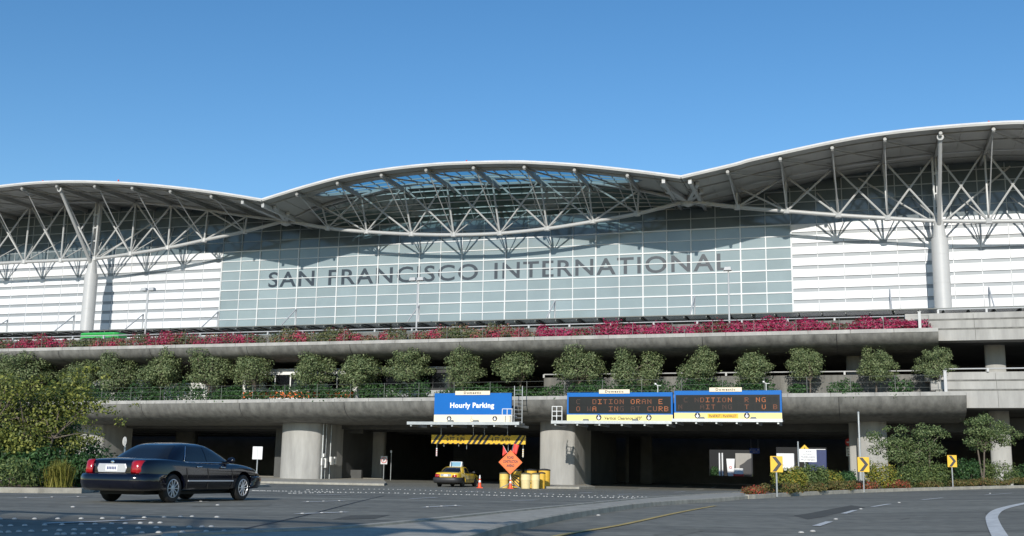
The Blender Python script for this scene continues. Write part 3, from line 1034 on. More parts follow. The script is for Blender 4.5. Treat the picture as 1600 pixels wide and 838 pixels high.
# right-hand ramps beyond the ends of the planters: tiered concrete faces
sR1 = F(2050, 600, 58)[0]
def tiers(name, s0, zs, ws, parent=gar):
    mb = MB()
    n = len(ws)
    for i in range(n):
        mb.box(s0 + (0.0 if i == 0 else -.3 * i), sR1, -ws[i], -ws[i] + 1.6, zs[i], zs[i + 1])
    o = mb.build(name, M_CONC, parent)
    g = MB()
    for i in range(n - 1):
        g.box(s0, sR1, -ws[i] - .03, -ws[i] + .4, zs[i + 1] - .06, zs[i + 1] + .05)
    g.build('ledge_groove', M_CONCD, o)
    g = MB()
    s = s0 + 4
    while s < sR1:
        for i in range(n):
            g = MB(); g.box(s, s + .03, -ws[i] - .004, -ws[i] + .1, zs[i] + .02, zs[i + 1] - .08); g.build('panel_joint', M_CONCD, o)
        s += 6.1
    return o
fz = lambda x, y, w_: F(x, y, w_)[1]
tiers('lower_ramp_wall', sLe - 1.9, [fz(1560, 637.5, 60), fz(1560, 609, 60), fz(1560, 594, 59.6), fz(1560, 581, 59.2)], [60.0, 59.6, 59.2])
tiers('upper_ramp_wall', sUe - 1.5, [fz(1560, 531, 59.4), fz(1560, 512.5, 59.4), fz(1560, 497.5, 59.0), fz(1560, 487.5, 58.6)], [59.4, 59.0, 58.6])
mb = MB()
zlo = fz(1560, 637.5, 60); zuo = fz(1560, 531, 59.4)
mb.box(sLe - 6, sR1, -58.5, -22.5, zlo + .02, zlo + .5)
mb.box(sUe - 6, sR1, -57.5, -38, zuo + .02, zuo + .5)
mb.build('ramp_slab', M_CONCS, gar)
# garage parapet behind the middle trees, with its steel rail; rails on the upper road
def rail(s0, s1, w_, zf, post=2.9, h=.55, r=.05, name='guard_rail'):
    mb = MB()
    ss = frange(s0, s1, post)
    mb.tube([(s, -w_, zf(s) + h) for s in ss], r, 8)
    for s in ss: mb.box(s - .07, s + .07, -w_ - .07, -w_ + .07, zf(s), zf(s) + h)
    return mb.build(name, M_STEEL, gar)
sp = F(850, 590, 57)[0]
zpar = fz(1440, 585, 57)
mb = MB(); mb.box(sp, sLe - 1.5, -57.0, -56.7, zpar - 2.1, zpar)
mb.build('parapet', M_CONCD, gar)
rail(sp, sLe - 2.2, 57.0, lambda s: zpar, h=.26)
rail(sLe - 1.2, sR1, 59.3, lambda s: fz(1560, 581, 59.2), h=.22)
zr2 = fz(1450, 491.6, 58)
rail(-80, sUe - .2, 57.4, lambda s: zr2 - .5, h=.5, post=3.4, r=.045)
rail(sUe + .2, sR1, 58.2, lambda s: fz(1560, 487.5, 58.6), h=.32, post=3.4)
# piers and columns under the decks
def pier(name, xl, xr, w_, ybot, ztop, length, m=M_CONC, d=None):
    sa = F(xl, 700, w_)[0]; sb = F(xr, 700, w_)[0]
    r = (sb - sa) / 2; c = (sa + sb) / 2
    pts = [(c + r * math.cos(PI + t * PI / 20), -(w_ - r * 0.0) + 0 - r * math.sin(-(PI + t * PI / 20)) * -1) for t in range(21)]
    pts = [(c - r * math.cos(t * PI / 20), -w_ + 0.38 * r - 0.38 * r * math.sin(t * PI / 20)) for t in range(21)]
    if length > 2 * r:
        pts += [(c + r, -w_ + length), (c - r, -w_ + length)]
    else:
        pts += [(c + r * math.cos(t * PI / 20), -w_ + .55 * r + r * math.sin(t * PI / 20)) for t in range(1, 20)]
    mb = MB()
    mb.flat(pts, -.4, ztop)
    return mb.build(name, m, gar, smooth_=True), c, r
ZS = lambda x: zL(F(x, 640, WD)[0]) - 1.78
p1, c1, r1 = pier('bridge_pier', 434, 495, 57.6, 754, ZS(460) + .0, 5.0)
p2_, c2, r2 = pier('bridge_pier', 841, 896, 57.6, 752, ZS(880), 6.0)
p0, c0, r0 = pier('bridge_pier', 84, 152, 57.0, 752, ZS(120), 5.0)
p3_, c3, r3 = pier('round_column', 1340, 1387, 56.5, 748, zlo + .02, 1.0)
pier('round_column', 1327, 1359, 55.0, 600, zuo + .02, 1.0)
pier('round_column', 1548, 1581, 56.0, 585, zuo + .02, 1.0)
pier('inner_column', 566, 598, 46, 745, ZS(580), 1.5, M_CONC)
pier('inner_column', 1000, 1018, 36, 745, ZS(1000), 1.0, M_CONCS)
pier('inner_column', 270, 300, 44, 745, ZS(280), 1.0, M_CONCS)
# pipes and boxes on the shaded side of the first pier
mb = MB()
for dy, r_ in ((.9, .07), (1.5, .045), (2.4, .05)):
    mb.tube([(c1 + r1 + .09, -57.6 + dy, 0), (c1 + r1 + .09, -57.6 + dy, ZS(460))], r_, 8)
mb.tube([(c1 + r1 + .08, -56.7, 1.7), (c1 + r1 + .08, -55.0, 1.7)], .04, 6)
mb.build('conduit_pipe', M_GALV, p1)
for dy, z0, sz in ((.55, 1.3, (.12, .35, .6)), (1.1, 1.1, (.2, .3, .8)), (2.1, 1.35, (.2, .5, .7)), (2.9, 1.4, (.16, .3, .65)), (.9, 2.0, (.1, .2, .3))):
    mb = MB(); mb.box(c1 + r1 + .16, c1 + r1 + .16 + sz[0], -57.6 + dy, -57.6 + dy + sz[1], z0, z0 + sz[2])
    mb.build('junction_box', M_WHITE, p1, bevel=.015)
# inner walls
ZB = 5.0
mb = MB()
def wallw(x0, x1, w_, z0, z1, t=.3):
    mb.box(F(x0, 700, w_)[0], F(x1, 700, w_)[0], -w_, -w_ + t, z0, z1)
wallw(430, 513, 52.4, -.4, 6); wallw(513, 566, 51.5, 4.2, 6); wallw(513, 566, 50.6, -.4, .95)
mb.box(c1 + r1 - .4, c1 + r1 - .1, -52.4, -24, -.4, 6)
mb.box(c2 + r2 - .6, c2 + r2 - .3, -51.5, -40, -.4, 6)
mb.box(c2 + r2 - .6, c2 + r2 - .3, -34, -24, -.4, 6)
# back wall with two openings towards the light court
WB = 22.0
def bw_(x0, x1, y0, y1):
    a = F(x0, 720, WB)[0]; b = F(x1, 720, WB)[0]
    return a, b
holes = [(*bw_(1108, 1176, 0, 0), fz(1140, 744, WB), fz(1140, 703, WB)), (*bw_(1213, 1292, 0, 0), fz(1250, 736, WB), fz(1250, 699, WB))]
edges = [sA, holes[0][0], holes[0][1], holes[1][0], holes[1][1], sR1]
for i in range(5):
    a, b = edges[i], edges[i + 1]
    if i in (1, 3):
        h = holes[0] if i == 1 else holes[1]
        mb.box(a, b, -WB, -WB + .4, -.5, h[2]); mb.box(a, b, -WB, -WB + .4, h[3], 7.5)
    else:
        mb.box(a, b, -WB, -WB + .4, -.5, 7.5)
for x in (sA, sR1 - .3): mb.box(x, x + .3, -60, -WB - .003, -.4, 5)  # unseen end walls, added to block light from the underpass
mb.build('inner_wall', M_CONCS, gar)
mb = MB()
for w_ in (53, 46.5, 40, 33): mb.box(sA, sR1, -w_, -w_ + .6, ZS(800) - .45, ZS(800) + .6)
mb.build('cross_beam', M_CONCS, gar)
mb = MB()
mb.box(sA, sR1, -40, -39.6, 6, 11.2)
mb.build('middle_level_wall', M_CONCS, gar)
mb = MB()
sl = F(938, 668, 55)[0]
for i in range(14):
    w_ = 55 - i * 2.3
    mb.box(sl - .5, sl + .5, -w_, -w_ + .12, ZS(940) - .17, ZS(940) - .1)
mb.build('ceiling_lamp', mat('dim_lamp', (.8, .85, .8), .5, emit=.05), gar)
# footways in front of the piers
raised('footway', [px_on(376, 83), px_on(600, 81), px_on(604, 85.5), sw(F(600, 700, 50)[0], 50), sw(F(330, 700, 50)[0], 50), px_on(340, 88)], .15, M_KERB)
raised('footway_nose', [px_on(846, 80), px_on(905, 80.5), px_on(930, 84), sw(F(912, 700, 52)[0], 52), sw(F(846, 700, 52)[0], 52)], .15, M_KERB)

# planter fence: thin posts and wires, one per deck
def wire_fence(label, zf, w_, s0, s1, h, step, nw):
    t = fthing('wire_fence', label, 'fence', s0, w_, zf(s0))
    ss = frange(s0, s1, step)
    mb = MB(); mb.tube([(0, 0, .056), (0, 0, h)], .02, 6); fp = mb.build('fence_post', M_FENCE, t)
    for s in ss[1:]:
        q = fp.copy(); COL.objects.link(q); q.parent = t; q.location = (s - s0, 0, zf(s) - zf(s0))
    mb = MB()
    for k in range(nw):
        hh = h * (k + 1) / nw - .03
        mb.tube([(s - s0, -.03, zf(s) - zf(s0) + hh) for s in ss], .008, 4)
    mb.build('fence_wire', M_FENCE, t)
    return t
wire_fence('thin grey wire fence along the edge of the lower planter, in front of the trees', zL, WD - .25, -70, sLe - 1.6, 1.25, 3.05, 3)
wire_fence('low grey wire fence along the upper planter edge before the red flowers', zU, WD - .85, -75, sUe - .6, 1.0, 3.05, 3)
for zf, w_, s, lab, h in ((zL, WD - .25, sLe - 1.3, 'short pale green steel end post at the right end of the lower planter', 1.5), (zU, WD - .85, sUe - 1.2, 'short white end post at the right end of the upper flower planter', 1.25)):
    t = fthing('end_post', lab, 'post', s, w_, zf(s))
    mb = MB(); mb.box(-.1, .1, -.1, .1, .056, h); mb.build('post', M_STEEL, t, bevel=.01)
    mb = MB(); mb.box(-.13, .13, -.13, .13, h, h + .04); mb.build('post_cap', M_STEEL, t)

# ------------------------------------------------------------------ overhead road signs
WS = 63.0
def sz(x, y): return F(x, y, WS)
def sign_frame(name, label, x0, x1, ytop, ybot, xmid):
    s0, s1 = F(x0, (ytop + ybot) / 2, WS)[0], F(x1, (ytop + ybot) / 2, WS)[0]
    zt, zb = fz(xmid, ytop, WS), fz(xmid, ybot, WS)
    t = fthing(name, label, 'road sign', (s0 + s1) / 2, WS, 0)
    return t, (s1 - s0) / 2, zb, zt
def arrow_roundel(mb_d, mb_w, x, z, r, y):
    mb_d.prism([(x + r * math.cos(k * PI / 4 ), z + r * math.sin(k * PI / 4)) for k in range(8)], y, y + .012)
    mb_w.prism([(x - r * .13, z + r * .7), (x - r * .13, z - .1 * r), (x - r * .5, z + .1 * r), (x - r * .5, z - .2 * r), (x, z - r * .75), (x + r * .5, z - .2 * r), (x + r * .5, z + .1 * r), (x + r * .13, z - .1 * r), (x + r * .13, z + r * .7)], y - .012, y - .001)
def catwalk(t, a, b, z, hw_lamps, lampm=M_GALV):
    mb = MB()
    mb.box(a, b, -1.15, .25, z - .10, z)
    mb.box(a, b, -1.2, -1.151, z - .16, z + .06)
    s = a + .3
    while s < b:
        mb.bar((s, -1.1, z - .2), (s, 2.1, z - .2), .12, .18); s += (b - a - .6) / 5
    mb.build('catwalk', M_GALV, t)
    for x in hw_lamps:
        mb = MB()
        mb.prism([(x - .24, z + .02), (x + .24, z + .02), (x + .16, z + .2), (x - .16, z + .2)], -1.05, -.75)
        mb.bar((x, -1.0, z + .02), (x, -.7, z - .1), .06)
        mb.build('sign_lamp', M_FENCE, t)
# (1) blue parking sign
t, hw, zb, zt = sign_frame('overhead_parking_sign', 'blue overhead sign reading Hourly Parking above a cream arrow strip', 678.5, 799, 614.5, 661, 738)
zc = zb + (zt - zb) * .275
mb = MB(); mb.box(-hw, hw, 0, .14, zc, zt); mb.build('blue_panel', M_BLUE, t)
mb = MB(); mb.box(-hw, hw, -.004, .14, zb, zc - .003); mb.build('cream_panel', M_CREAM, t)
mb = MB(); put_text(mb, 'Hourly Parking', -hw * .58, hw * .56, zc + (zt - zc) * .24, zc + (zt - zc) * .56, -.012, bold=.035, spacing=1.08); mb.build('sign_lettering', M_TXT, t, fix=False)
tw_ = hw * .45
mb = MB(); mb.box(-tw_, tw_, -.05, -.002, zt - .14, zt + .17); tb = mb.build('destination_tab', M_CREAM, t)
mb = MB(); put_text(mb, 'Domestic', -tw_ * .5, tw_ * .5, zt - .065, zt + .115, -.056, bold=.03, spacing=1.25); mb.build('tab_lettering', M_INK, tb, fix=False)
for x in (-hw * .60, hw * .585):
    d_, w__ = MB(), MB(); arrow_roundel(d_, w__, x, (zb + zc) / 2 + .02, .2, -.02)
    w__.build('arrow', M_TXT, d_.build('arrow_disc', M_INK, t))
mb = MB()   # outline wheelchair symbol
zm = (zb + zc) / 2
mb.tube([(-.02 + .12 * math.cos(k * PI / 8), -.012, zm - .08 + .12 * math.sin(k * PI / 8)) for k in range(6, 17)], .014, 5)
mb.tube([(-.07, -.012, zm + .12), (-.05, -.012, zm - .02), (.06, -.012, zm - .04), (.13, -.012, zm - .17)], .014, 5)
mb.lathe([(.01, -.005), (.028, 0), (.01, .005)], 8, (-.08, -.012, zm + .17), axis='y')
mb.build('wheelchair_symbol', mat('ochre', (.35, .25, .1), .6), t)
a_ = -hw - 1.75; b_ = hw + 1.0
catwalk(t, a_, b_, zb - .03, (-hw * .45, hw * .2))
mb = MB()
for k in range(3): mb.tube([(hw - .36, -1.1, zb + .03), (hw - .36, -1.1, zb + 1.0)] if k == 0 else [(hw - .36 + .38 * k, -1.1, zb), (hw - .36 + .38 * k, -1.1, zb + 1.0)], .03, 6)
for z in (.5, 1.0): mb.tube([(hw - .36, -1.1, zb + z), (hw + .4, -1.1, zb + z), (hw + .4, .1, zb + z)], .028, 6)
mb.build('safety_gate', M_WHITE, t)
mb = MB()
for x in (hw + .12, hw + .75): mb.tube([(x, .35, zb - .1), (x, .35, zt + .55)], .035, 6)
for k in range(9): mb.tube([(hw + .12, .35, zb + .1 + k * .3), (hw + .75, .35, zb + .1 + k * .3)], .018, 6)
mb.build('ladder', M_GALV, t)
mb = MB()
for x in (-hw * .7, 0, hw * .7):
    mb.bar((x, .18, zb - .1), (x, .18, zt + .02), .12, .12); mb.bar((x, .2, zt - .5), (x, 2.0, zt - .5), .1)
mb.build('support_frame', M_GALV, t)

# (2) (3) electronic message signs, 5 x 7 lamp characters
GL = {'A': '01110 10001 10001 11111 10001 10001 10001', 'B': '11110 10001 10001 11110 10001 10001 11110', 'C': '01111 10000 10000 10000 10000 10000 01111',
      'D': '11110 10001 10001 10001 10001 10001 11110', 'E': '11111 10000 10000 11110 10000 10000 11111', 'G': '01111 10000 10000 10011 10001 10001 01111',
      'I': '11111 00100 00100 00100 00100 00100 11111', 'N': '10001 11001 10101 10101 10011 10001 10001', 'O': '01110 10001 10001 10001 10001 10001 01110',
      'R': '11110 10001 10001 11110 10100 10010 10001', 'T': '11111 00100 00100 00100 00100 00100 00100', 'U': '10001 10001 10001 10001 10001 10001 01110',
      'W': '10001 10001 10001 10101 10101 11011 10001', 'M': '10001 11011 10101 10001 10001 10001 10001'}
def ledm(name, st):
    return mat(name, (.9, .20, .05) if st > .1 else (.25, .09, .05), .5, emit=st)
LED = [mat('led_dim', (.09, .035, .022), .6), mat('led_mid', (.28, .085, .03), .6, emit=.04), mat('led_bright', (.52, .15, .04), .6, emit=.09)]
def vms(label, x0, x1, yt, yb, xm, rows, tabc, strip_kind):
    t, hw, zb, zt = sign_frame('message_sign', label, x0, x1, yt, yb, xm)
    H = zt - zb
    zy = zb + H * .235
    mb = MB(); mb.box(-hw, hw, 0, .5, zb, zt); hs = mb.build('housing', M_BLUE, t)
    mb = MB(); mb.box(-hw + .12, hw - .12, -.008, .0, zy + .09, zt - .3); mb.build('display_glass', mat('display_black', (.006, .007, .007), .4, spec=.25), t)
    mb = MB(); mb.box(-hw, hw, -.02, -.001, zb, zy); ys = mb.build('yellow_panel', M_SYEL, t)
    z0, z1 = zy + .18, zt - .4
    rh = (z1 - z0) / 2
    frames = MB()
    cw_ = (2 * hw - .5) / 18
    for r in range(2):
        for c in range(18):
            x = -hw + .25 + c * cw_
            frames.box(x + .03, x + cw_ - .03, -.012, -.009, z1 - (r + 1) * rh + .04, z1 - r * rh - .05)
    frames.build('character_cell', mat('cell_grey', (.011, .013, .0125), .5, spec=.2), t)
    for r, (txt, lev) in enumerate(rows):
        for c, (ch, lv_) in enumerate(zip(txt, lev)):
            if ch not in GL or lv_ == '0': continue
            g = GL[ch].split(); cm = MB()
            x = -hw + .25 + c * cw_ + .06; zt_ = z1 - r * rh - .09
            dx = (cw_ - .12) / 5; dz = (rh - .17) / 7
            for j in range(7):
                for i in range(5):
                    if g[j][i] == '1':
                        cm.box(x + i * dx, x + i * dx + dx * .74, -.02, -.0125, zt_ - (j + 1) * dz, zt_ - j * dz - dz * .22)
            cm.build('led_character', LED[int(lv_) - 1], t)
    mb = MB(); mb.box(tabc - 1.15, tabc + 1.15, -.05, -.002, zt - .08, zt + .22); tb = mb.build('destination_tab', M_CREAM, t)
    mb = MB(); put_text(mb, 'Domestic', tabc - .7, tabc + .7, zt - .015, zt + .165, -.056, bold=.03, spacing=1.25); mb.build('tab_lettering', M_INK, tb, fix=False)
    xs_ = (-hw * .385, hw * .56) if strip_kind == 0 else (-hw * .56, hw * .36)
    for x in xs_:
        d_, w__ = MB(), MB(); arrow_roundel(d_, w__, x, (zb + zy) / 2 + .05, .22, -.035)
        w__.build('arrow', M_TXT, d_.build('arrow_disc', M_INK, t))
    mb = MB()
    if strip_kind == 0:
        put_text(mb, 'Vertical Clearance 14\'0"', -hw * .28, hw * .43, zb + .13, zb + .38, -.028, bold=.03, spacing=1.1)
        mb.build('strip_lettering', mat('ink_brown', (.10, .08, .03), .6), ys, fix=False)
    else:
        ob = MB(); ob.box(-hw * .37, hw * .20, -.03, -.021, zb + .1, zb + .42); o = ob.build('orange_plate', M_YEL, ys)
        put_text(mb, 'ParkFAST / ParkVALET', -hw * .34, hw * .17, zb + .16, zb + .36, -.034, bold=.015)
        mb.build('strip_lettering', M_INK, ys, fix=False)
    catwalk(t, -hw - (.9 if strip_kind == 0 else .0), hw + .1, zb - .05, (-hw * .58, hw * .35) if strip_kind == 0 else (-hw * .45, hw * .5))
    mb = MB()
    for x in (-hw * .8, -hw * .25, hw * .25, hw * .8): mb.bar((x, .55, zb - .1), (x, .55, zt - .1), .12); mb.bar((x, .55, zt - 1), (x, 2.0, zt - 1), .12)
    mb.build('support_frame', M_GALV, t)
    mb = MB(); x = hw * .72
    mb.tube([(x, .2, zt), (x, .2, zt + .55)], .025, 6); mb.tube([(x - .15, .2, zt + .62), (x, .2, zt + .5), (x + .25, .2, zt + .5)], .022, 6)
    mb.box(x - .22, x - .1, .12, .28, zt + .58, zt + .68)
    mb.build('light_sensor', M_WHITE, t)
    return t, hw, zb
t, hw, zb = vms('black message board in a blue housing, CURB readable, over a Vertical Clearance strip', 886, 1051, 613.5, 659, 968,
    [(' CONDITION ORANGE ', '010023222203322030'), ('NO WAITING AT CURB', '020130022101102233')], -.35, 0)
mb = MB()
for x in (-hw - .85, -hw - .5, -hw - .1): mb.tube([(x, -1.1, zb), (x, -1.1, zb + 1.05)], .03, 6)
for z in (.35, .7, 1.05): mb.tube([(-hw - .85, .1, zb + z), (-hw - .85, -1.1, zb + z), (-hw - .1, -1.1, zb + z)], .028, 6)
mb.build('safety_gate', M_WHITE, t)
vms('black message board in a blue housing over a ParkFAST / ParkVALET strip', 1053.5, 1221.5, 610.5, 656, 1137,
    [(' CONDITION ORANGE ', '010123322300203300'), ('NO WAITING AT CURB', '100012201100200302')], -.1, 1)

# ------------------------------------------------------------------ striped clearance bar with its hanging tubes
WC = 61.6
s0, z0 = F(674, 694, WC); s1, z1 = F(821, 681.5, WC)
z1 = fz(747, 680, WC); z0 = fz(747, 694, WC)
t = fthing('clearance_bar', 'yellow and black striped height bar reading 6 FT 6 IN, hung over the taxi', 'clearance bar', (s0 + s1) / 2, WC, 0)
hw = (s1 - s0) / 2; h = z1 - z0
mb = MB(); mb.box(-hw, hw, 0, .12, z0, z1); bar_ = mb.build('bar', M_YEL, t)
mb = MB()
x = -hw
while x < hw - .1:
    pl = False
    for a, b in ((-hw * .74, -hw * .22), (hw * .22, hw * .74)):
        if a - .1 < x + h * .3 < b: pl = True
    if not pl:
        a0, b0 = x, min(x + .23, hw - .02); a1, b1 = min(x + h * .7, hw), min(x + .23 + h * .7, hw)
        if a1 < b1: mb.prism([(a0, z0), (b0, z0), (b1, z1), (a1, z1)], -.004, -.0005)
    else:
        mb.prism([(x, z0), (x + .2, z0), (x + .26, z0 + .07), (x + .06, z0 + .07)], -.004, -.0005)
        mb.prism([(x, z1 - .07), (x + .2, z1 - .07), (x + .26, z1), (x + .06, z1)], -.004, -.0005)
    x += .42
mb.build('black_stripe', M_INK, bar_)
mb = MB()
for c in (-hw * .48, hw * .48): put_text(mb, '6 FT  6 IN', c - hw * .19, c + hw * .19, z0 + .2, z1 - .15, -.008, bold=.02)
mb.build('height_lettering', M_INK, bar_, fix=False)
mb = MB()
for x in (-hw * .8, -.4, .5, hw * .62): mb.tube([(x, .06, z1), (x, .06, 4.92)], .02, 5)
mb.build('hanger', M_GALV, t)
for x, l in ((-hw * .885, .75), (-hw * .73, .22), (-hw * .41, .2), (-hw * .24, .4), (hw * .64, .5), (hw * .79, .3), (hw * .95, .75)):
    mb = MB(); mb.tube([(x, .06, z0), (x, .06, z0 - l * .5)], .012, 5)
    o = mb.build('chain', M_GALV, t)
    if l > .7:
        mb = MB(); mb.tube([(x, .06, z0 - l * .45), (x, .06, z0 - l * .45 - .62)], .055, 10)
        o2 = mb.build('hanging_tube', M_SIGNW, t)
        mb = MB()
        for k in range(4): mb.tube([(x, .06, z0 - l * .45 - .1 - k * .14), (x, .06, z0 - l * .45 - .14 - k * .14)], .058, 10)
        mb.build('tube_stripe', M_YEL if x > 0 else M_RED, o2)
    else:
        mb = MB(); mb.tube([(x, .06, z0 - l * .5), (x, .06, z0 - l)], .02, 6); mb.build('chain_weight', M_GALV, t)

# ------------------------------------------------------------------ light court seen through the tunnel
def court(x0, x1, y0, y1, w_):
    a, zt = F(x0, y0, w_); b, zb = F(x1, y1, w_)
    return a, b, fz((x0 + x1) / 2, y1, w_), fz((x0 + x1) / 2, y0, w_)
a, b, zb, zt = court(1135, 1148, 717, 741, 4)
t = fthing('pylon_sign', 'white tapered pylon with a small red ring, seen through the tunnel', 'pylon', (a + b) / 2, 4, 0)
hw = (b - a) / 2
mb = MB(); mb.prism([(-hw * .7, -.3), (hw * .7, -.3), (hw * .75, zb), (hw * 1.05, zt), (-hw * 1.05, zt), (-hw * .75, zb)], 0, .5); mb.build('pylon_body', M_SIGNW, t, bevel=.03)
mb = MB(); mb.tube([(.14 * math.cos(k * PI / 8), -.01, zb + .8 + .14 * math.sin(k * PI / 8)) for k in range(17)], .035, 6); mb.build('red_ring', M_RED, t)
a, b, zb, zt = court(1149, 1174, 708.5, 724, 3.2)
t = fthing('service_building', 'cream building block with stepped dark panels behind the pylon in the tunnel opening', 'building', (a + b) / 2, 3.2, 0)
hw = (b - a) / 2
mb = MB(); mb.box(-hw, hw, 0, 3, -.3, zt); o = mb.build('building_wall', mat('cream_wall', (.34, .32, .28), .7, var=.1, scale=.5), t)
mb = MB()
mb.prism([(-hw * .5, zb - 1.5), (hw, zb - 1.5), (hw, zb + .65), (hw * .5, zb + .4), (hw * .1, zb + .05), (-hw * .5, zb - .3)], -.06, -.001)
mb.build('stair_panel', M_DARK, o)
a, b, zb, zt = court(1147, 1161, 732, 741, 4.6)
t = fthing('utility_box', 'low white utility box with red base beside the pylon in the tunnel', 'utility box', (a + b) / 2, 4.6, 0)
hw = (b - a) / 2
mb = MB(); mb.box(-hw, hw, 0, .8, zb, zt, top=.02); mb.build('box_body', M_SIGNW, t)
mb = MB(); mb.box(-hw - .1, hw + .02, -.05, .85, -.3, zb); mb.build('box_base', M_RED, t)
for x, lab in ((1124, 'thin white pole standing alone at the far end of the tunnel'), (1128.5, 'white pole right beside the pylon at the far end of the tunnel')):
    a, zt = F(x, 708, 4.2)
    t = fthing('court_pole', lab, 'pole', a, 4.2, 0)
    mb = MB(); mb.tube([(0, 0, -.3), (0, 0, zt)], .09, 10); mb.build('pole', M_SIGNW, t)
    mb = MB(); mb.lathe([(.2, -.3), (.2, .1), (.09, .16)], 12); mb.build('pole_base', M_KERB, t)
cf = MB()
cs0, cs1 = F(1080, 720, 1)[0], F(1330, 720, 1)[0]
cf.add([(sw(cs0, 20, -.05)), sw(cs1, 20, -.05), sw(cs1, .6, -.05), sw(cs0, .6, -.05)], [(0, 1, 2, 3)])
tag(cf.build('court_pavement', M_KERB), kind='structure')
a, b, zb, zt = court(1171, 1187, 700.8, 709, 23.2)
t = fthing('hanging_direction_sign', 'small dark blue direction sign hung at the far end of the tunnel', 'sign', (a + b) / 2, 23.2, 0)
hw = (b - a) / 2
mb = MB(); mb.box(-hw, hw, 0, .08, zb, zt); mb.build('sign_panel', mat('navy', (.02, .06, .25), .4, emit=.12), t)
mb = MB(); mb.box(-hw * .9, hw * .2, -.01, -.001, zb + (zt - zb) * .62, zb + (zt - zb) * .72); mb.box(-hw * .3, hw * .5, -.01, -.001, zb + (zt - zb) * .25, zb + (zt - zb) * .35); mb.box(hw * .6, hw * .8, -.01, -.001, zb + (zt - zb) * .6, zb + (zt - zb) * .85); mb.build('sign_text_line', M_TXT, t)
mb = MB()
for x in (-hw * .7, hw * .7): mb.tube([(x, .04, zt), (x, .04, 5.1)], .02, 5)
mb.build('sign_hanger', M_GALV, t)
a, b, zb, zt = court(1213, 1250, 710, 722, 4)
t = fthing('parked_truck', 'white truck partly hidden behind the bushes and chevron, in the right tunnel opening', 'truck', (a + b) / 2, 4, 0)
hw = (b - a) / 2
mb = MB(); mb.box(-hw, hw * .5, 0, 2.2, .7, zt + .1); mb.build('cargo_box', M_SIGNW, t, bevel=.05)
mb = MB(); mb.prism([(hw * .52, .6), (hw * 1.1, .6), (hw * 1.1, 1.3), (hw * .9, 2.1), (hw * .52, 2.1)], .1, 2.1); cb = mb.build('cab', M_SIGNW, t, bevel=.05)
mb = MB(); mb.box(-hw * .9, hw * .4, -.02, -.001, 1.6, 1.95); mb.build('side_stripe', M_GALV, t)
mb = MB(); mb.prism([(hw * .6, 1.35), (hw * 1.0, 1.35), (hw * .86, 2.0), (hw * .6, 2.0)], .09, .098); mb.build('cab_window', M_WINDOW, cb)
for x in (-hw * .6, hw * .75):
    for y in (.05, 1.9):
        mb = MB(); mb.lathe([(.2, 0), (.42, .02), (.42, .23), (.2, .25)], 16, (x, y, .42 - .05), axis='y'); mb.build('wheel', M_BLACK, t)
a, b, zb, zt = court(1262, 1292, 703, 724, 4)
t = fthing('dumpster', 'dark blue waste container behind the white text sign', 'waste container', (a + b) / 2, 4, 0)
hw = (b - a) / 2
mb = MB(); mb.prism([(-hw * .9, -.05), (hw * .9, -.05), (hw, zt), (-hw, zt)], 0, 2.4); mb.build('bin_body', mat('navy_paint', (.012, .03, .12), .5, var=.2, scale=2), t, bevel=.04)
mb = MB(); mb.box(-hw * .1, hw * .9, -.1, 2.5, zt, zt + .08); mb.build('bin_lid', M_SIGNW, t)
# ------------------------------------------------------------------ cars
def eval_mesh(o, name):
    dg = bpy.context.evaluated_depsgraph_get(); dg.update()
    me = bpy.data.meshes.new_from_object(o.evaluated_get(dg)); me.name = name
    return me

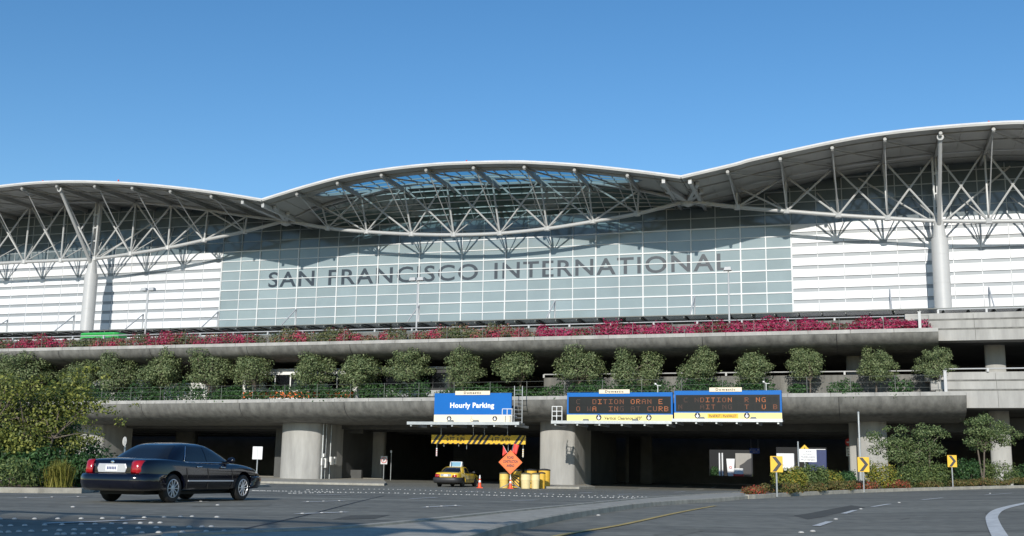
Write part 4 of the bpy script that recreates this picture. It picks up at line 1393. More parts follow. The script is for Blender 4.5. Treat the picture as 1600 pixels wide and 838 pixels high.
def sedan(name, label, loc, heading, paint, sp):
    """four-door saloon; local +x is forward. sp holds the measures"""
    t = thing(name, label, 'car', loc, heading)
    L, HW = sp['L'] / 2, sp['W'] / 2
    k = L / 2.70; h = HW / .99
    ST = [(-2.62, .40, .90, .66), (-2.57, .31, .985, .80), (-2.38, .28, 1.035, .905), (-1.95, .27, 1.05, .96), (-1.5, .26, 1.05, .98), (-1.0, .25, 1.02, .985), (0, .25, .985, .99),
          (.9, .25, .965, .985), (1.25, .25, .975, .98), (1.7, .26, .945, .965), (2.15, .27, .88, .94), (2.45, .29, .80, .89), (2.60, .33, .73, .80), (2.66, .42, .66, .70)]
    rows = []
    for x, zb, zt, hw in ST:
        hw *= h; x *= k; zt *= sp.get('zk', 1)
        half = [(0, zb), (.80 * hw, zb), (.95 * hw, zb + .05), (.995 * hw, zb + .18), (hw, .56), (hw * .995, .70), (.975 * hw, zt - .12), (.93 * hw, zt - .04), (.84 * hw, zt - .005), (0, zt + .02)]
        ring = half + [(-y, z) for y, z in half[-2:0:-1]]
        rows.append([(x, y, z) for y, z in ring])
    n = len(rows[0])
    me = bpy.data.meshes.new('body')
    vs = [p for r in rows for p in r]
    fs = [(i * n + j, i * n + (j + 1) % n, (i + 1) * n + (j + 1) % n, (i + 1) * n + j) for i in range(len(rows) - 1) for j in range(n)]
    fs += [tuple(range(n)), tuple((len(rows) - 1) * n + j for j in reversed(range(n)))]
    me.from_pydata(vs, [], fs)
    bm = bmesh.new(); bm.from_mesh(me); bmesh.ops.recalc_face_normals(bm, faces=bm.faces); bm.to_mesh(me); bm.free()
    tmp = bpy.data.objects.new('tmp', me); COL.objects.link(tmp)
    ss = tmp.modifiers.new('s', 'SUBSURF'); ss.levels = 2; ss.render_levels = 2
    WX = sp.get('wx', (-1.44 * k, 1.50 * k)); WR_ = sp.get('wr', .335)
    cuts = MB()
    for x in WX:
        for sd in (-1, 1):
            cuts.lathe([(WR_ + .075, sd * HW * .66), (WR_ + .075, sd * HW * 1.2)][::sd], 28, (x, 0, WR_ + .01), axis='y')
    co = cuts.build('cut', M_DARK)
    bo = tmp.modifiers.new('b', 'BOOLEAN'); bo.object = co; bo.operation = 'DIFFERENCE'; bo.solver = 'EXACT'
    bme = eval_mesh(tmp, 'body')
    bpy.data.objects.remove(tmp); bpy.data.objects.remove(co)
    bme.materials.clear(); bme.materials.append(paint)
    bme.polygons.foreach_set('use_smooth', [True] * len(bme.polygons)); bme.set_sharp_from_angle(angle=math.radians(38))
    b = bpy.data.objects.new('body', bme); COL.objects.link(b); b.parent = t
    # cabin
    LV = [(.93, -1.92, 1.36, .90, 6), (1.0, -1.80, 1.22, .885, 6), (1.16, -1.50, .86, .83, 5.5), (1.30, -1.24, .53, .755, 5), (1.385, -1.04, .28, .69, 4.5), (1.43, -.86, .05, .60, 4), (1.452, -.62, -.16, .42, 3.4)]
    LV = [(z * sp.get('gz', 1), a * k, c * k, w2 * h, p) for z, a, c, w2, p in LV]
    def lvl(z):
        for q0, q1 in zip(LV, LV[1:]):
            if z <= q1[0]:
                f = (z - q0[0]) / (q1[0] - q0[0]); return [a + (c - a) * f for a, c in zip(q0, q1)]
        return LV[-1]
    def side_y(x, z):
        _, a, c, w2, p = lvl(z); xm, hl = (a + c) / 2, (c - a) / 2
        u = min(.9999, abs((x - xm) / hl)); return w2 * (1 - u ** p) ** (1 / p)
    def end_x(y, z, sgn):
        _, a, c, w2, p = lvl(z); xm, hl = (a + c) / 2, (c - a) / 2
        u = min(.9999, abs(y / w2)); return xm + sgn * hl * (1 - u ** p) ** (1 / p)
    gh = MB(); rows = []
    for z, a, c, w2, p in LV:
        xm, hl = (a + c) / 2, (c - a) / 2
        r = []
        for j in range(56):
            th = 2 * PI * j / 56
            cx, sy = math.cos(th), math.sin(th)
            r.append((xm + hl * math.copysign(abs(cx) ** (2 / p), cx), w2 * math.copysign(abs(sy) ** (2 / p), sy), z))
        rows.append(r + [r[0]])
    gh.grid(rows)
    xm = (LV[-1][1] + LV[-1][2]) / 2
    top = rows[-1][:-1]
    gh.add(top + [(xm, 0, LV[-1][0] + .012)], [(j, (j + 1) % 56, 56) for j in range(56)])
    roof_ = gh.build('cabin', paint, t, smooth_='all')
    zk = sp.get('gz', 1)
    def side_win(nm, sd, c4, par=roof_, m=M_WINDOW, off=.008):
        mb = MB(); g = []
        (xa, za), (xb, zb_), (xc, zc_), (xd, zd) = c4     # rear-low, front-low, front-high, rear-high
        for i in range(9):
            f = i / 8; r = []
            for j in range(11):
                e = j / 10
                x = (xa * (1 - e) + xb * e) * (1 - f) + (xd * (1 - e) + xc * e) * f
                z = (za * (1 - e) + zb_ * e) * (1 - f) + (zd * (1 - e) + zc_ * e) * f
                r.append((x, sd * (side_y(x, z) + off), z))
            g.append(r)
        mb.grid(g); return mb.build(nm, m, par, smooth_='all', fix=False)
    for sd in (-1, 1):
        side_win('rear_door_window', sd, [(-1.02 * k, 1.0 * zk), (-.16 * k, .99 * zk), (-.20 * k, 1.365 * zk), (-.80 * k, 1.355 * zk)])
        side_win('front_door_window', sd, [(-.10 * k, .99 * zk), (.86 * k, 1.0 * zk), (.20 * k, 1.355 * zk), (-.14 * k, 1.365 * zk)])
        tr = MB(); pts = []
        for x, z in [(-.80 * k, 1.36 * zk), (-.98 * k, 1.14 * zk), (-1.05 * k, .99 * zk), (-.9 * k, .975 * zk)]:
            pts.append((x, sd * (side_y(x, z) + .012), z))
        tr.tube(spline(pts, 5), .014, 6); tr.build('window_trim', M_CHROME, roof_, smooth_='all', fix=False)
        bl = MB(); pts = [(x * k, sd * (side_y(x * k, .975 * zk) + .012), .975 * zk) for x in (-.95, -.4, .2, .85)]
        bl.tube(pts, .010, 6); bl.build('belt_trim', M_CHROME if sp['chrome'] else M_DARK, roof_, fix=False)
        mr = MB(); mx_ = .86 * k; my = side_y(.80 * k, 1.0 * zk)
        mr.lathe([(.03, 0), (.09, .03), (.10, .10), (.07, .16), (.02, .18)], 12, (mx_, 0, 0), axis='z')
        q = MB(); q.v = [((p[2]) * .55 + mx_ - .05, sd * (my + .13 + (p[0] - mx_) * 1.15), 1.045 * zk + p[1] * .8) for p in mr.v]; q.f = mr.f; q.m = mr.m
        q.bar((mx_, sd * (my - .03), 1.0 * zk), (mx_, sd * (my + .10), 1.03 * zk), .05)
        q.build('door_mirror', paint if sp['chrome'] else M_DARK, t, smooth_='all')
        for x in (-.62 * k, .42 * k):
            hd = MB(); hd.tube([(x, sd * (HW - .015), .855), (x + .03, sd * (HW + .012), .86), (x + .17, sd * (HW + .012), .86), (x + .2, sd * (HW - .015), .855)], .017, 6)
            hd.build('door_handle', M_CHROME if sp['chrome'] else paint, t, smooth_='all')
        st = MB(); st.box(-.98 * k, 1.02 * k, sd * (HW - .02) if sd > 0 else -(HW + .012), sd * (HW + .012) if sd > 0 else -(HW - .02), .50, .535)
        st.build('side_moulding', M_SILVER if sp['chrome'] else M_DARK, t, bevel=.006)
        # door shut lines
        for x in (-1.02 * k, -.13 * k, .98 * k):
            dl = MB(); dl.box(x - .005, x + .005, sd * HW - .008 if sd > 0 else -HW - .003, sd * HW + .003 if sd > 0 else -HW + .008, .33, .84); dl.build('door_gap', M_BLACK, t)
        # lamps
        tl = MB(); rx = -2.60 * k
        if sp['tall_lamp']:
            z0, z1, y0, y1 = .69, .985, .54, .745
        else:
            z0, z1, y0, y1 = .70, .90, .46, .76
        y0 *= h; y1 *= h
        prof = [(rx - .015, z0), (rx - .03, z0 + .04), (rx + .0, z1 - .05), (rx + .05, z1)]
        g = []
        for x, z in prof:
            g.append([(x + dx, sd * y, z) for y, dx in ((y0, .0), ((y0 + y1) / 2, -.006), (y1 - .02, .015), (y1 + .03, .07), (y1 + .05, .13))])
        tl.grid(g); tl.grid([[(rx + .1, sd * y0, z0), (rx + .1, sd * y1, z0)], [(rx - .015, sd * y0, z0), (rx - .015, sd * y1, z0)]])
        l_ = tl.build('tail_lamp', M_TAIL, t, smooth_='all', fix=False)
        md = l_.modifiers.new('t', 'SOLIDIFY'); md.thickness = .03
        hl = MB(); g = []
        for z in (.60, .68, .75): g.append([(2.60 * k - (z - .6) * .45 - dx, sd * y * h, z) for y, dx in ((.45, -.045), (.60, -.02), (.74, .05), (.83, .16), (.875, .30))])
        hl.grid(g); l_ = hl.build('headlight', mat('lamp_glass', (.55, .56, .55), .08, coat=.5), t, smooth_='all', fix=False)
        md = l_.modifiers.new('t', 'SOLIDIFY'); md.thickness = .03
    for nm, sgn, zlo, zhi, ylo, yhi in (('rear_window', -1, 1.035, 1.375, .78, .56), ('windscreen', 1, 1.0, 1.375, .80, .56)):
        mb = MB(); g = []
        for i in range(9):
            f = i / 8; z = (zlo + (zhi - zlo) * f) * zk; yy = (ylo + (yhi - ylo) * f) * h
            g.append([(end_x(yy * (j / 6 - 1), z, sgn) + sgn * .010, yy * (j / 6 - 1), z + .004) for j in range(13)])
        mb.grid(g); mb.build(nm, M_WINDOW, roof_, smooth_='all', fix=False)
    # bumpers, plate, number panel
    for nm, x0, x1 in (('rear_bumper', -2.74 * k, -2.40 * k), ('front_bumper', 2.40 * k, 2.72 * k)):
        mb = MB(); g = []
        sg = -1 if x0 < 0 else 1
        xe = abs(x0) if sg < 0 else x1
        for z, ins in ((.32, .12), (.38, .03), (.47, 0), (.58, .0), (.625, .02), (.64, .08)):
            r = []
            for y, dx in ((-1.0, .78), (-.985, .48), (-.93, .25), (-.82, .11), (-.6, .03), (0, 0), (.6, .03), (.82, .11), (.93, .25), (.985, .48), (1.0, .78)):
                r.append((sg * (xe - dx - ins), y * (HW + .005) * (1 - ins * .2), z))
            g.append(r)
        mb.grid(g); o = mb.build(nm, sp.get('bump', paint), t, smooth_='all', fix=False)
        md = o.modifiers.new('t', 'SOLIDIFY'); md.thickness = .05
        if sg < 0 and sp['chrome']:
            mb = MB(); mb.tube([(sg * (xe - dx + .004), y * (HW + .012), .61) for y, dx in ((-1.0, .78), (-.985, .48), (-.93, .25), (-.82, .11), (-.6, .03), (0, 0), (.6, .03), (.82, .11), (.93, .25), (.985, .48), (1.0, .78))], .022, 6)
            mb.build('bumper_trim', M_SILVER, o, smooth_='all')
    rx = -2.60 * k
    if sp['chrome']:
        mb = MB(); mb.prism([(-.38, .70), (.38, .70), (.42, .80), (.38, .905), (-.38, .905), (-.42, .80)], rx - .035, rx + .08)
        q = MB(); q.v = [(y, -x, z) for x, y, z in mb.v]; q.f = mb.f; q.m = mb.m
        pn = q.build('plate_surround', M_SILVER, t, bevel=.012)
        mb = MB(); mb.box(rx - .045, rx - .036, -.17, .17, .735, .87); mb.build('licence_plate', M_SIGNW, pn)
        mb = MB(); 
        for i in range(6): mb.box(rx - .048, rx - .0455, -.13 + i * .045, -.10 + i * .045, .77, .835)
        mb.build('plate_number', mat('plate_blue', (.05, .07, .2), .5), pn)
        mb = MB(); mb.box(-2.745 * k, -2.72 * k, -.42, -.30, .50, .56); mb.build('yellow_sticker', M_YEL, t)
        mb = MB(); mb.lathe([(.02, -.02), (.05, 0), (.02, .02)], 10, (0, 0, 0), axis='y'); q = MB(); q.v = [(rx - .02 + p[1] * .3, p[0], .94 + p[2] * .8) for p in mb.v]; q.f = mb.f; q.m = mb.m
        q.build('boot_emblem', M_CHROME, t)
    else:
        mb = MB(); mb.box(rx - .03, rx + .05, -.40, .40, .73, .92); pn = mb.build('plate_recess', mat('taxi_grey', (.35, .35, .32), .5), t, bevel=.02)
        mb = MB(); mb.box(rx - .04, rx - .031, -.16, .16, .75, .88); mb.build('licence_plate', M_SIGNW, pn)
        mb = MB(); mb.box(-2.75 * k, -2.735 * k, -.48, -.12, .47, .57); mb.box(-2.75 * k, -2.735 * k, .02, .40, .47, .57); mb.build('bumper_sticker', M_SIGNW, t)
    # wheels
    for x in WX:
        for sd in (-1, 1):
            yo = sd * (HW - .035)
            prof = [(.20, -.215), (WR_ - .03, -.21), (WR_, -.17), (WR_, -.04), (WR_ - .035, .0), (.235, .004), (.225, -.02)]
            mb = MB(); mb.lathe([(r, z * sd) for r, z in prof][::sd], 32, (x, yo, WR_), axis='y'); ty = mb.build('wheel', M_BLACK, t, smooth_=True)
            mb = MB(); mb.lathe([(r, z * sd) for r, z in [(.228, -.03), (.222, -.002), (.205, .004), (.195, -.03), (.09, -.035), (.07, -.008), (.03, -.002)]][::sd], 32, (x, yo, WR_), axis='y')
            for i in range(10):
                a = 2 * PI * i / 10; mb.bar((x + .07 * math.cos(a), yo - sd * .018, WR_ + .07 * math.sin(a)), (x + .20 * math.cos(a), yo - sd * .012, WR_ + .20 * math.sin(a)), .035, .02)
            mb.build('rim', mat('alloy', (.62, .62, .63), .3, metal=.35) if sp['chrome'] else mat('steel_wheel', (.05, .05, .05), .4), ty, smooth_=True)
    mb = MB(); mb.box(-2.2 * k, 2.2 * k, -HW * .64, HW * .64, .19, .27); mb.build('underbody', M_BLACK, t)
    return t, k, h
P_LIMO = mat('black_blue_car_paint', (.003, .004, .010), .12, coat=.55, spec=.35)
P_TAXI = mat('taxi_yellow_paint', (.78, .50, .03), .22, coat=.8)
def gz(p): return Vector((p.x, p.y, ground(p.x, p.y)))
def tilt(t):
    """lay the car on the local slope of the road"""
    x, y = t.location.x, t.location.y
    f = Vector((math.cos(t.rotation_euler.z), math.sin(t.rotation_euler.z)))
    sl = (ground(x + f.x, y + f.y) - ground(x - f.x, y - f.y)) / 2
    t.rotation_euler.y = -math.atan(sl)
# limousine: rear right wheel stands at (-8.42, 27.0)
def project(p):
    q = RM.transposed() @ (Vector(p) - CAM)
    return 800 - FPX * q.x / q.z, 419 + FPX * q.y / q.z
def car_pose(xr, xf, Y, wb, track):
    """heading and centre of a car whose right wheels stand under picture columns xr and xf"""
    r = px_on(xr, Y); best = None
    for i in range(700):
        ph = math.radians(i * .1)
        f = r + Vector((math.sin(ph), math.cos(ph), 0)) * wb; f.z = ground(f.x, f.y)
        e = abs(project(f)[0] - xf)
        if best is None or e < best[0]: best = (e, ph)
    ph = best[1]
    fw = Vector((math.sin(ph), math.cos(ph), 0)); lf = Vector((-math.cos(ph), math.sin(ph), 0))
    return ph, r + fw * wb * .49 + lf * track / 2
PH, pos = car_pose(266, 374, 27.0, 2.978, 1.72)
t, k, h = sedan('limousine', 'glossy black sedan with chrome trim and red tail lamps driving across the near lanes', gz(pos), PI / 2 - PH, P_LIMO,
    dict(L=5.24, wx=(-1.46, 1.52), W=1.98, chrome=True, tall_lamp=True, gz=.995, wr=.34))
print('limo heading', math.degrees(PH), pos)
tilt(t)
PT, pos = car_pose(722, 741, 80.0, 2.93, 1.7)
t, k, h = sedan('taxi', 'yellow taxi with a dark rear bumper and a white roof sign entering the garage', gz(pos), PI / 2 - PT, P_TAXI,
    dict(L=5.38, W=1.98, chrome=False, tall_lamp=False, gz=1.0, bump=M_DARK, wr=.335))
mb = MB()
mb.v = []
mb.prism([(-.22, 1.45), (.22, 1.45), (.06, 1.80), (-.06, 1.80)], -.45, .45)
o = mb.build('roof_sign', M_SIGNW, t, bevel=.02)
o.location = (-.25, 0, 0)
mb = MB(); mb.add([(-.226, -.38, 1.48), (-.226, .38, 1.48), (-.075, .38, 1.77), (-.075, -.38, 1.77)], [(0, 1, 2, 3)]); 
mb.v = [(x + .0, y, z) for x, y, z in mb.v]
mb.build('advert_panel', mat('advert_blue', (.20, .38, .48), .4), o)
mb = MB(); mb.lathe([(.02, 0), (.02, .3), (.035, .32), (.02, .36)], 8, (-.6, .3, 1.43)); mb.build('aerial', M_DARK, t)

# ------------------------------------------------------------------ buses on the decks
def bus(name, label, s, w_, z, L, Hh, body, stripe, roofm, Wd=2.4):
    t = fthing(name, label, 'bus', s, w_, z)
    def shell(z0, z1, ins=0):
        r = .35
        pts = [(-L / 2 + r, -.0), (L / 2 - r, 0), (L / 2, r), (L / 2, Wd - r), (L / 2 - r, Wd), (-L / 2 + r, Wd), (-L / 2, Wd - r), (-L / 2, r)]
        m = MB(); m.flat([(x * (1 - ins), y if y > 0 else y + ins) for x, y in pts], z0, z1); return m
    shell(.35, Hh - .25).build('body', body, t, bevel=.04)
    shell(Hh - .249, Hh).build('roof', roofm, t, bevel=.12)
    mb = MB(); mb.box(-L / 2 + .4, L / 2 - .4, -.012, -.001, .85, 1.35); mb.build('side_stripe', stripe, t)
    n = max(3, int(L / 1.5)); wd = (L - 1.0) / n
    for i in range(n):
        mb = MB(); mb.box(-L / 2 + .5 + i * wd + .06, -L / 2 + .5 + (i + 1) * wd - .06, -.02, -.001, 1.5, Hh - .55); mb.build('window', M_WINDOW, t, bevel=.0)
    for x in (-L * .32, L * .30):
        for y in (.02, Wd - .3):
            mb = MB(); mb.lathe([(.2, 0), (.46, .03), (.48, .25), (.2, .28)], 20, (x, y, .48), axis='y'); mb.build('wheel', M_BLACK, t, smooth_=True)
    return t
zfl = zL(0) - .40
s_ = F(480, 590, 55.5)[0]
bus('city_bus', 'white bus with an orange side stripe parked behind the middle trees of the lower deck', F(478, 590, 55.6)[0], 57.0, zL(F(478, 590, 55)[0]) - .4, 11.5, 3.4, M_WHITE, M_ORANGE, M_WHITE)
bus('city_bus', 'dark bus with a white roof behind the trees left of the blue parking sign', F(650, 590, 55.6)[0], 57.0, zL(F(650, 590, 55)[0]) - .4, 8.0, 3.35, M_DARK, M_GALV, M_WHITE)
bus('shuttle_van', 'white shuttle van behind the trees near the left end of the lower deck', F(185, 590, 55.6)[0], 57.0, zL(F(185, 590, 55)[0]) - .4, 7.0, 2.7, M_WHITE, M_GALV, M_WHITE, 2.0)
bus('shuttle_van', 'long white van glimpsed between two trees above the black car', F(305, 590, 55.6)[0], 57.0, zL(F(305, 590, 55)[0]) - .4, 5.0, 2.3, M_WHITE, M_SIGNW, M_WHITE, 2.0)
M_GREEN = mat('bus_green', (.05, .42, .09), .4)
zg = fz(152, 519.5, 50)
bus('shuttle_bus', 'small bus with a bright green roof on the upper road left', F(152, 520, 50)[0], 50, zg - 2.9, 4.6, 2.9, M_GREEN, M_GREEN, M_GREEN, 2.1)

# ------------------------------------------------------------------ lamp posts on the upper road
def lamp_post(label, x, y, w_, two, zb=10.4):
    s, zt = F(x, y, w_)
    t = fthing('street_lamp', label, 'street lamp', s, w_, zb, 'tall street lamps on the upper road')
    mb = MB(); mb.tube([(0, 0, 0), (0, 0, zt - zb - .1)], .10, 10, r2=.07); mb.build('pole', M_STEEL, t, smooth_='all')
    mb = MB(); mb.tube([(-.45, 0, zt - zb - .16), (0, 0, zt - zb - .1), (.45, 0, zt - zb - .16)], .04, 6); mb.build('arm', M_STEEL, t)
    for d in two:
        mb = MB(); mb.box(d - .34, d + .34, -.28, .28, zt - zb - .12, zt - zb + .20, top=.08); l = mb.build('lamp_head', M_STEEL, t, bevel=.02)
        mb = MB(); mb.box(d - .24, d + .24, -.2, .2, zt - zb - .14, zt - zb - .122); mb.build('lens', M_SIGNW, l)
lamp_post('street lamp with twin heads before the left white panel wall', 232, 453, 47, (-.5, .45))
lamp_post('street lamp with twin heads below the letters CISCO', 653, 437, 47, (-.5, .3))
lamp_post('street lamp with one wide head below the final letter L', 1138, 421, 47, (-.05,))

# ------------------------------------------------------------------ small road signs
def post_sign(name, label, cat, x, Y, yt, yb, xl, xr, build, post_top=None, rz=-TH * .5, postr=.035, y_ground=None, px=None, group=None, wbase=None):
    d = ray(px if px is not None else (xl + xr) / 2, (yt + yb) / 2)
    p = CAM + d * (Y / d.y)
    z = ground(p.x, Y) if wbase is None else ground(p.x, Y) + wbase
    t = thing(name, label, cat, (p.x, Y, z), rz, group)
    zt = at((xl + xr) / 2, yt, Y).z - z; zb = at((xl + xr) / 2, yb, Y).z - z
    xo = at(xl, yt, Y).x - p.x; x1 = at(xr, yt, Y).x - p.x
    ptop = (at(px or xl, post_top, Y).z - z) if post_top else zt - .03
    mb = MB(); mb.tube([(0, .03, -.1), (0, .03, ptop)], postr, 8); mb.build('post', M_GALV, t)
    build(t, xo, x1, zb, zt)
    return t
def chevron(t, x0, x1, zb, zt):
    W_, H_ = x1 - x0, zt - zb
    mb = MB(); mb.box(x0, x1, -.02, -.012 + .008, zb, zt); pl = mb.build('plate', M_YEL, t, bevel=.0)
    f = lambda u, v: (x0 + u * W_, zb + v * H_)
    mb = MB()
    mb.prism([f(.14, .04), f(.46, .04), f(.92, .5), f(.60, .5)], -.028, -.021); mb.prism([f(.60, .5), f(.92, .5), f(.46, .96), f(.14, .96)], -.028, -.021)
    mb.build('chevron', mat('chevron_black', (.03, .03, .035), .5), pl)
    mb = MB(); mb.box(x0 + W_ * .3, x1 - W_ * .3, -.004, .0, zb + .1, zb + .16); mb.box(x0 + W_ * .3, x1 - W_ * .3, -.004, .0, zt - .16, zt - .1); mb.build('bracket', M_GALV, t)
for x, y0, y1, Y, lab in ((1213, 713, 738, 44.6, 'yellow chevron sign beside the white text sign at the near tip of the planted bed'),
                          (1348.5, 714.5, 737.5, 54.0, 'yellow chevron sign in front of the round column, at the middle of the bed'),
                          (1487, 711.5, 730, 61.5, 'yellow chevron sign between the two young trees, farthest along the curve')):
    wd = (y1 - y0) * .375
    post_sign('chevron_sign', lab, 'chevron sign', x, Y, y0, y1, x - wd, x + wd, chevron, group='yellow chevron signs round the curve', wbase=.12)
def text_sign(t, x0, x1, zb, zt):
    mb = MB(); mb.box(x0, x1, -.02, 0, zb, zt); p = mb.build('plate', M_SIGNW, t)
    for i, wd_ in enumerate(('TAXIS', 'WITHOUT', 'PASSENGERS', 'PROHIBITED')):
        H_ = (zt - zb); z = zt - H_ * (.12 + .22 * i); c = (x0 + x1) / 2; hw = (x1 - x0) * (.22, .3, .42, .42)[i]
        mb = MB(); put_text(mb, wd_, c - hw, c + hw, z - H_ * .12, z, -.026, bold=.02); mb.build('text_line', mat('sign_grey_ink', (.2, .2, .24), .5), p, fix=False)
post_sign('notice_sign', 'white four-line text sign on a pole above the bushes', 'sign', 1262, 56, 702, 722, 1248.5, 1274.5, text_sign, post_top=690, px=1247.5)
def blank_back(t, x0, x1, zb, zt):
    mb = MB(); mb.box(x0, x1, -.02, 0, zb, zt); p = mb.build('plate', M_SIGNW, t, bevel=.008)
    mb = MB(); mb.box((x0 + x1) / 2 - .02, (x0 + x1) / 2 + .02, -.03, -.021, zb + .02, zt - .02); mb.build('stiffener', M_GALV, p)
post_sign('blank_sign', 'bright white blank sign on a thin post ahead of the black car', 'sign', 403, 64, 698, 718, 395, 411, blank_back, px=402.5, wbase=.12)
def no_park(t, x0, x1, zb, zt):
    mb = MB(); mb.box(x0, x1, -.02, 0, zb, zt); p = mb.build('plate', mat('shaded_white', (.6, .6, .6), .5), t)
    c = ((x0 + x1) / 2, (zb + zt) / 2); r = (x1 - x0) * .40
    mb = MB(); put_text(mb, 'P', c[0] - r * .4, c[0] + r * .4, c[1] - r * .6, c[1] + r * .6, -.024, bold=.02); mb.build('letter', M_INK, p, fix=False)
    mb = MB(); mb.tube([(c[0] + r * math.cos(k * PI / 10), -.026, c[1] + r * math.sin(k * PI / 10)) for k in range(21)], .03, 5); mb.bar((c[0] - r * .7, -.03, c[1] + r * .7), (c[0] + r * .7, -.03, c[1] - r * .7), .05, .01); mb.build('red_ring', M_RED, p)
post_sign('no_parking_sign', 'small no parking sign with a struck letter P in the dark under the deck', 'sign', 600, 99, 713, 725.5, 595, 605.5, no_park, px=600, wbase=.12)
def lane_post(t, x0, x1, zb, zt):
    mb = MB(); mb.box(-.07, .07, -.1, 0, zb, zt); mb.build('camera_head', M_SIGNW, t, bevel=.01)
post_sign('camera_post', 'thin dark pole with a tiny white camera head right of the no parking sign', 'pole', 612, 99.5, 704, 707.5, 610, 613.5, lane_post, px=611.5, wbase=.12)
def dne(t, x0, x1, zb, zt):
    H_ = zt - zb; zm = zb + H_ * .55; c = (x0 + x1) / 2
    mb = MB(); mb.box(x0, x1, -.02, 0, zb, zm - .03); p = mb.build('white_plate', M_SIGNW, t)
    for i, wd_ in enumerate(('RIGHT', 'LANE', 'ONLY')):
        m2 = MB(); z = zm - .12 - i * (zm - zb) * .3; put_text(m2, wd_, x0 + .06, x1 - .06, z - (zm - zb) * .16, z, -.024, bold=.02); m2.build('text_line', M_INK, p, fix=False)
    mb = MB(); r = (zt - zm) / 2; mb.lathe([(r, -.02), (r, 0)], 20, (c, 0, (zt + zm) / 2), axis='y'); p = mb.build('red_disc', M_RED, t)
    mb = MB(); mb.box(c - r * .65, c + r * .65, -.026, -.0205, (zt + zm) / 2 - r * .16, (zt + zm) / 2 + r * .16); mb.build('white_bar', M_SIGNW, p)
post_sign('no_entry_sign', 'red no entry disc over a small white plate in the dark beside the round column', 'sign', 1326, 90, 685, 713, 1321.5, 1331.5, dne, px=1326)
def diamond_small(t, x0, x1, zb, zt):
    c = (x0 + x1) / 2; zc = (zb + zt) / 2; r = (zt - zb) / 2
    mb = MB(); mb.prism([(c - r, zc), (c, zc - r), (c + r, zc), (c, zc + r)], -.02, 0); p = mb.build('plate', M_YEL, t)
    mb = MB(); mb.box(c - .03, c + .03, -.026, -.0205, zc - r * .4, zc + r * .5); mb.build('arrow_mark', M_INK, p)
post_sign('warning_sign', 'yellow diamond sign peeking out above the white text sign', 'sign', 1257, 66, 695, 713, 1248, 1266, diamond_small, px=1257)
t = thing('tall_thin_pole', 'tall thin grey pole rising before the round column up to the lower deck', 'pole', (at(1345, 740, 62).x, 62, ground(at(1345, 740, 62).x, 62)))
zt = at(1341, 646, 62).z - t.location.z
mb = MB(); mb.tube([(0, 0, -.1), (0, 0, zt)], .05, 8); mb.build('pole', M_GALV, t)
mb = MB(); mb.lathe([(.06, zt - .02), (.065, zt + .05), (.03, zt + .1)], 8); mb.build('pole_cap', M_GALV, t)
def oval(t, x0, x1, zb, zt):
    c = (x0 + x1) / 2; zc = (zb + zt) / 2
    mb = MB(); mb.prism([(c + (x1 - x0) / 2 * math.cos(k * PI / 10), zc + (zt - zb) / 2 * math.sin(k * PI / 10)) for k in range(20)], -.02, 0); p = mb.build('disc', mat('sign_back_grey', (.45, .45, .43), .5), t)
    mb = MB(); mb.box(c - .03, c + .03, -.03, -.0205, zb + .05, zt - .05); mb.build('stiffener', M_GALV, p)
post_sign('round_sign_back', 'grey oval back of a sign seen above the trunk of the black car', 'sign', 195.5, 46, 682.5, 697, 192, 199, oval, px=195.5)

# ------------------------------------------------------------------ road works group
Yw = 78.5
def base_at(x, Y): return px_on(x, Y)
p = base_at(797, Yw - .8)
t = thing('road_works_sign', 'orange diamond sign reading ROAD CONSTRUCTION AHEAD with two red flags', 'road sign', p, -TH * .4)
zc = at(797, 722.5, Yw - .8).z - p.z; r = (at(797, 703.5, Yw - .8).z - at(797, 741.5, Yw - .8).z) / 2
mb = MB(); mb.prism([(-r, zc), (0, zc - r), (r, zc), (0, zc + r)], -.02, 0); pl = mb.build('plate', M_ORANGE, t)
for i, (wd_, hw) in enumerate((('ROAD', .28), ('CONSTRUCTION', .62), ('AHEAD', .34))):
    mb = MB(); z = zc + r * (.40 - i * .34); put_text(mb, wd_, -r * hw, r * hw, z - r * .115, z + r * .115, -.026, bold=.035); mb.build('text_line', M_INK, pl, fix=False)
mb = MB()
for a, b in (((-r + .08, zc), (0, zc - r + .08)), ((0, zc - r + .08), (r - .08, zc)), ((r - .08, zc), (0, zc + r - .08)), ((0, zc + r - .08), (-r + .08, zc))):
    mb.bar((a[0], -.024, a[1]), (b[0], -.024, b[1]), .015, .006)
mb.build('border_line', M_INK, pl)
mb = MB(); mb.tube([(0, .05, zc + r), (0, .05, .25)], .03, 6)
for dx, dy in ((-.7, .2), (.7, .2), (0, -.5), (0, .7)): mb.tube([(0, .05, .35), (dx, dy, .02)], .03, 6)
mb.build('spring_stand', M_GALV, t)
def flag(pts, off):
    mb = MB(); n = 7; g = []
    (ax, az), (bx, bz), (cx, cz), (dx, dz) = pts
    for i in range(n):
        f = i / (n - 1); row_ = []
        for j in range(n):
            e = j / (n - 1)
            x = (ax * (1 - e) + bx * e) * (1 - f) + (dx * (1 - e) + cx * e) * f; z = (az * (1 - e) + bz * e) * (1 - f) + (dz * (1 - e) + cz * e) * f
            row_.append((x, off + .05 * math.sin(e * 6 + f * 2), z))
        g.append(row_)
    mb.grid(g); fo = mb.build('flag', mat('flag_red', (.85, .08, .06), .6), t, smooth_='all', fix=False)
    md = fo.modifiers.new('t', 'SOLIDIFY'); md.thickness = .006
    return fo
flag([(.10, zc + r * .82), (.42, zc + r * .62), (.58, zc + r * 1.42), (.22, zc + r * 1.55)], .08)
flag([(-.58, zc + r * .48), (-.24, zc + r * .80), (-.36, zc + r * 1.02), (-.56, zc + r * 1.38)], .08)
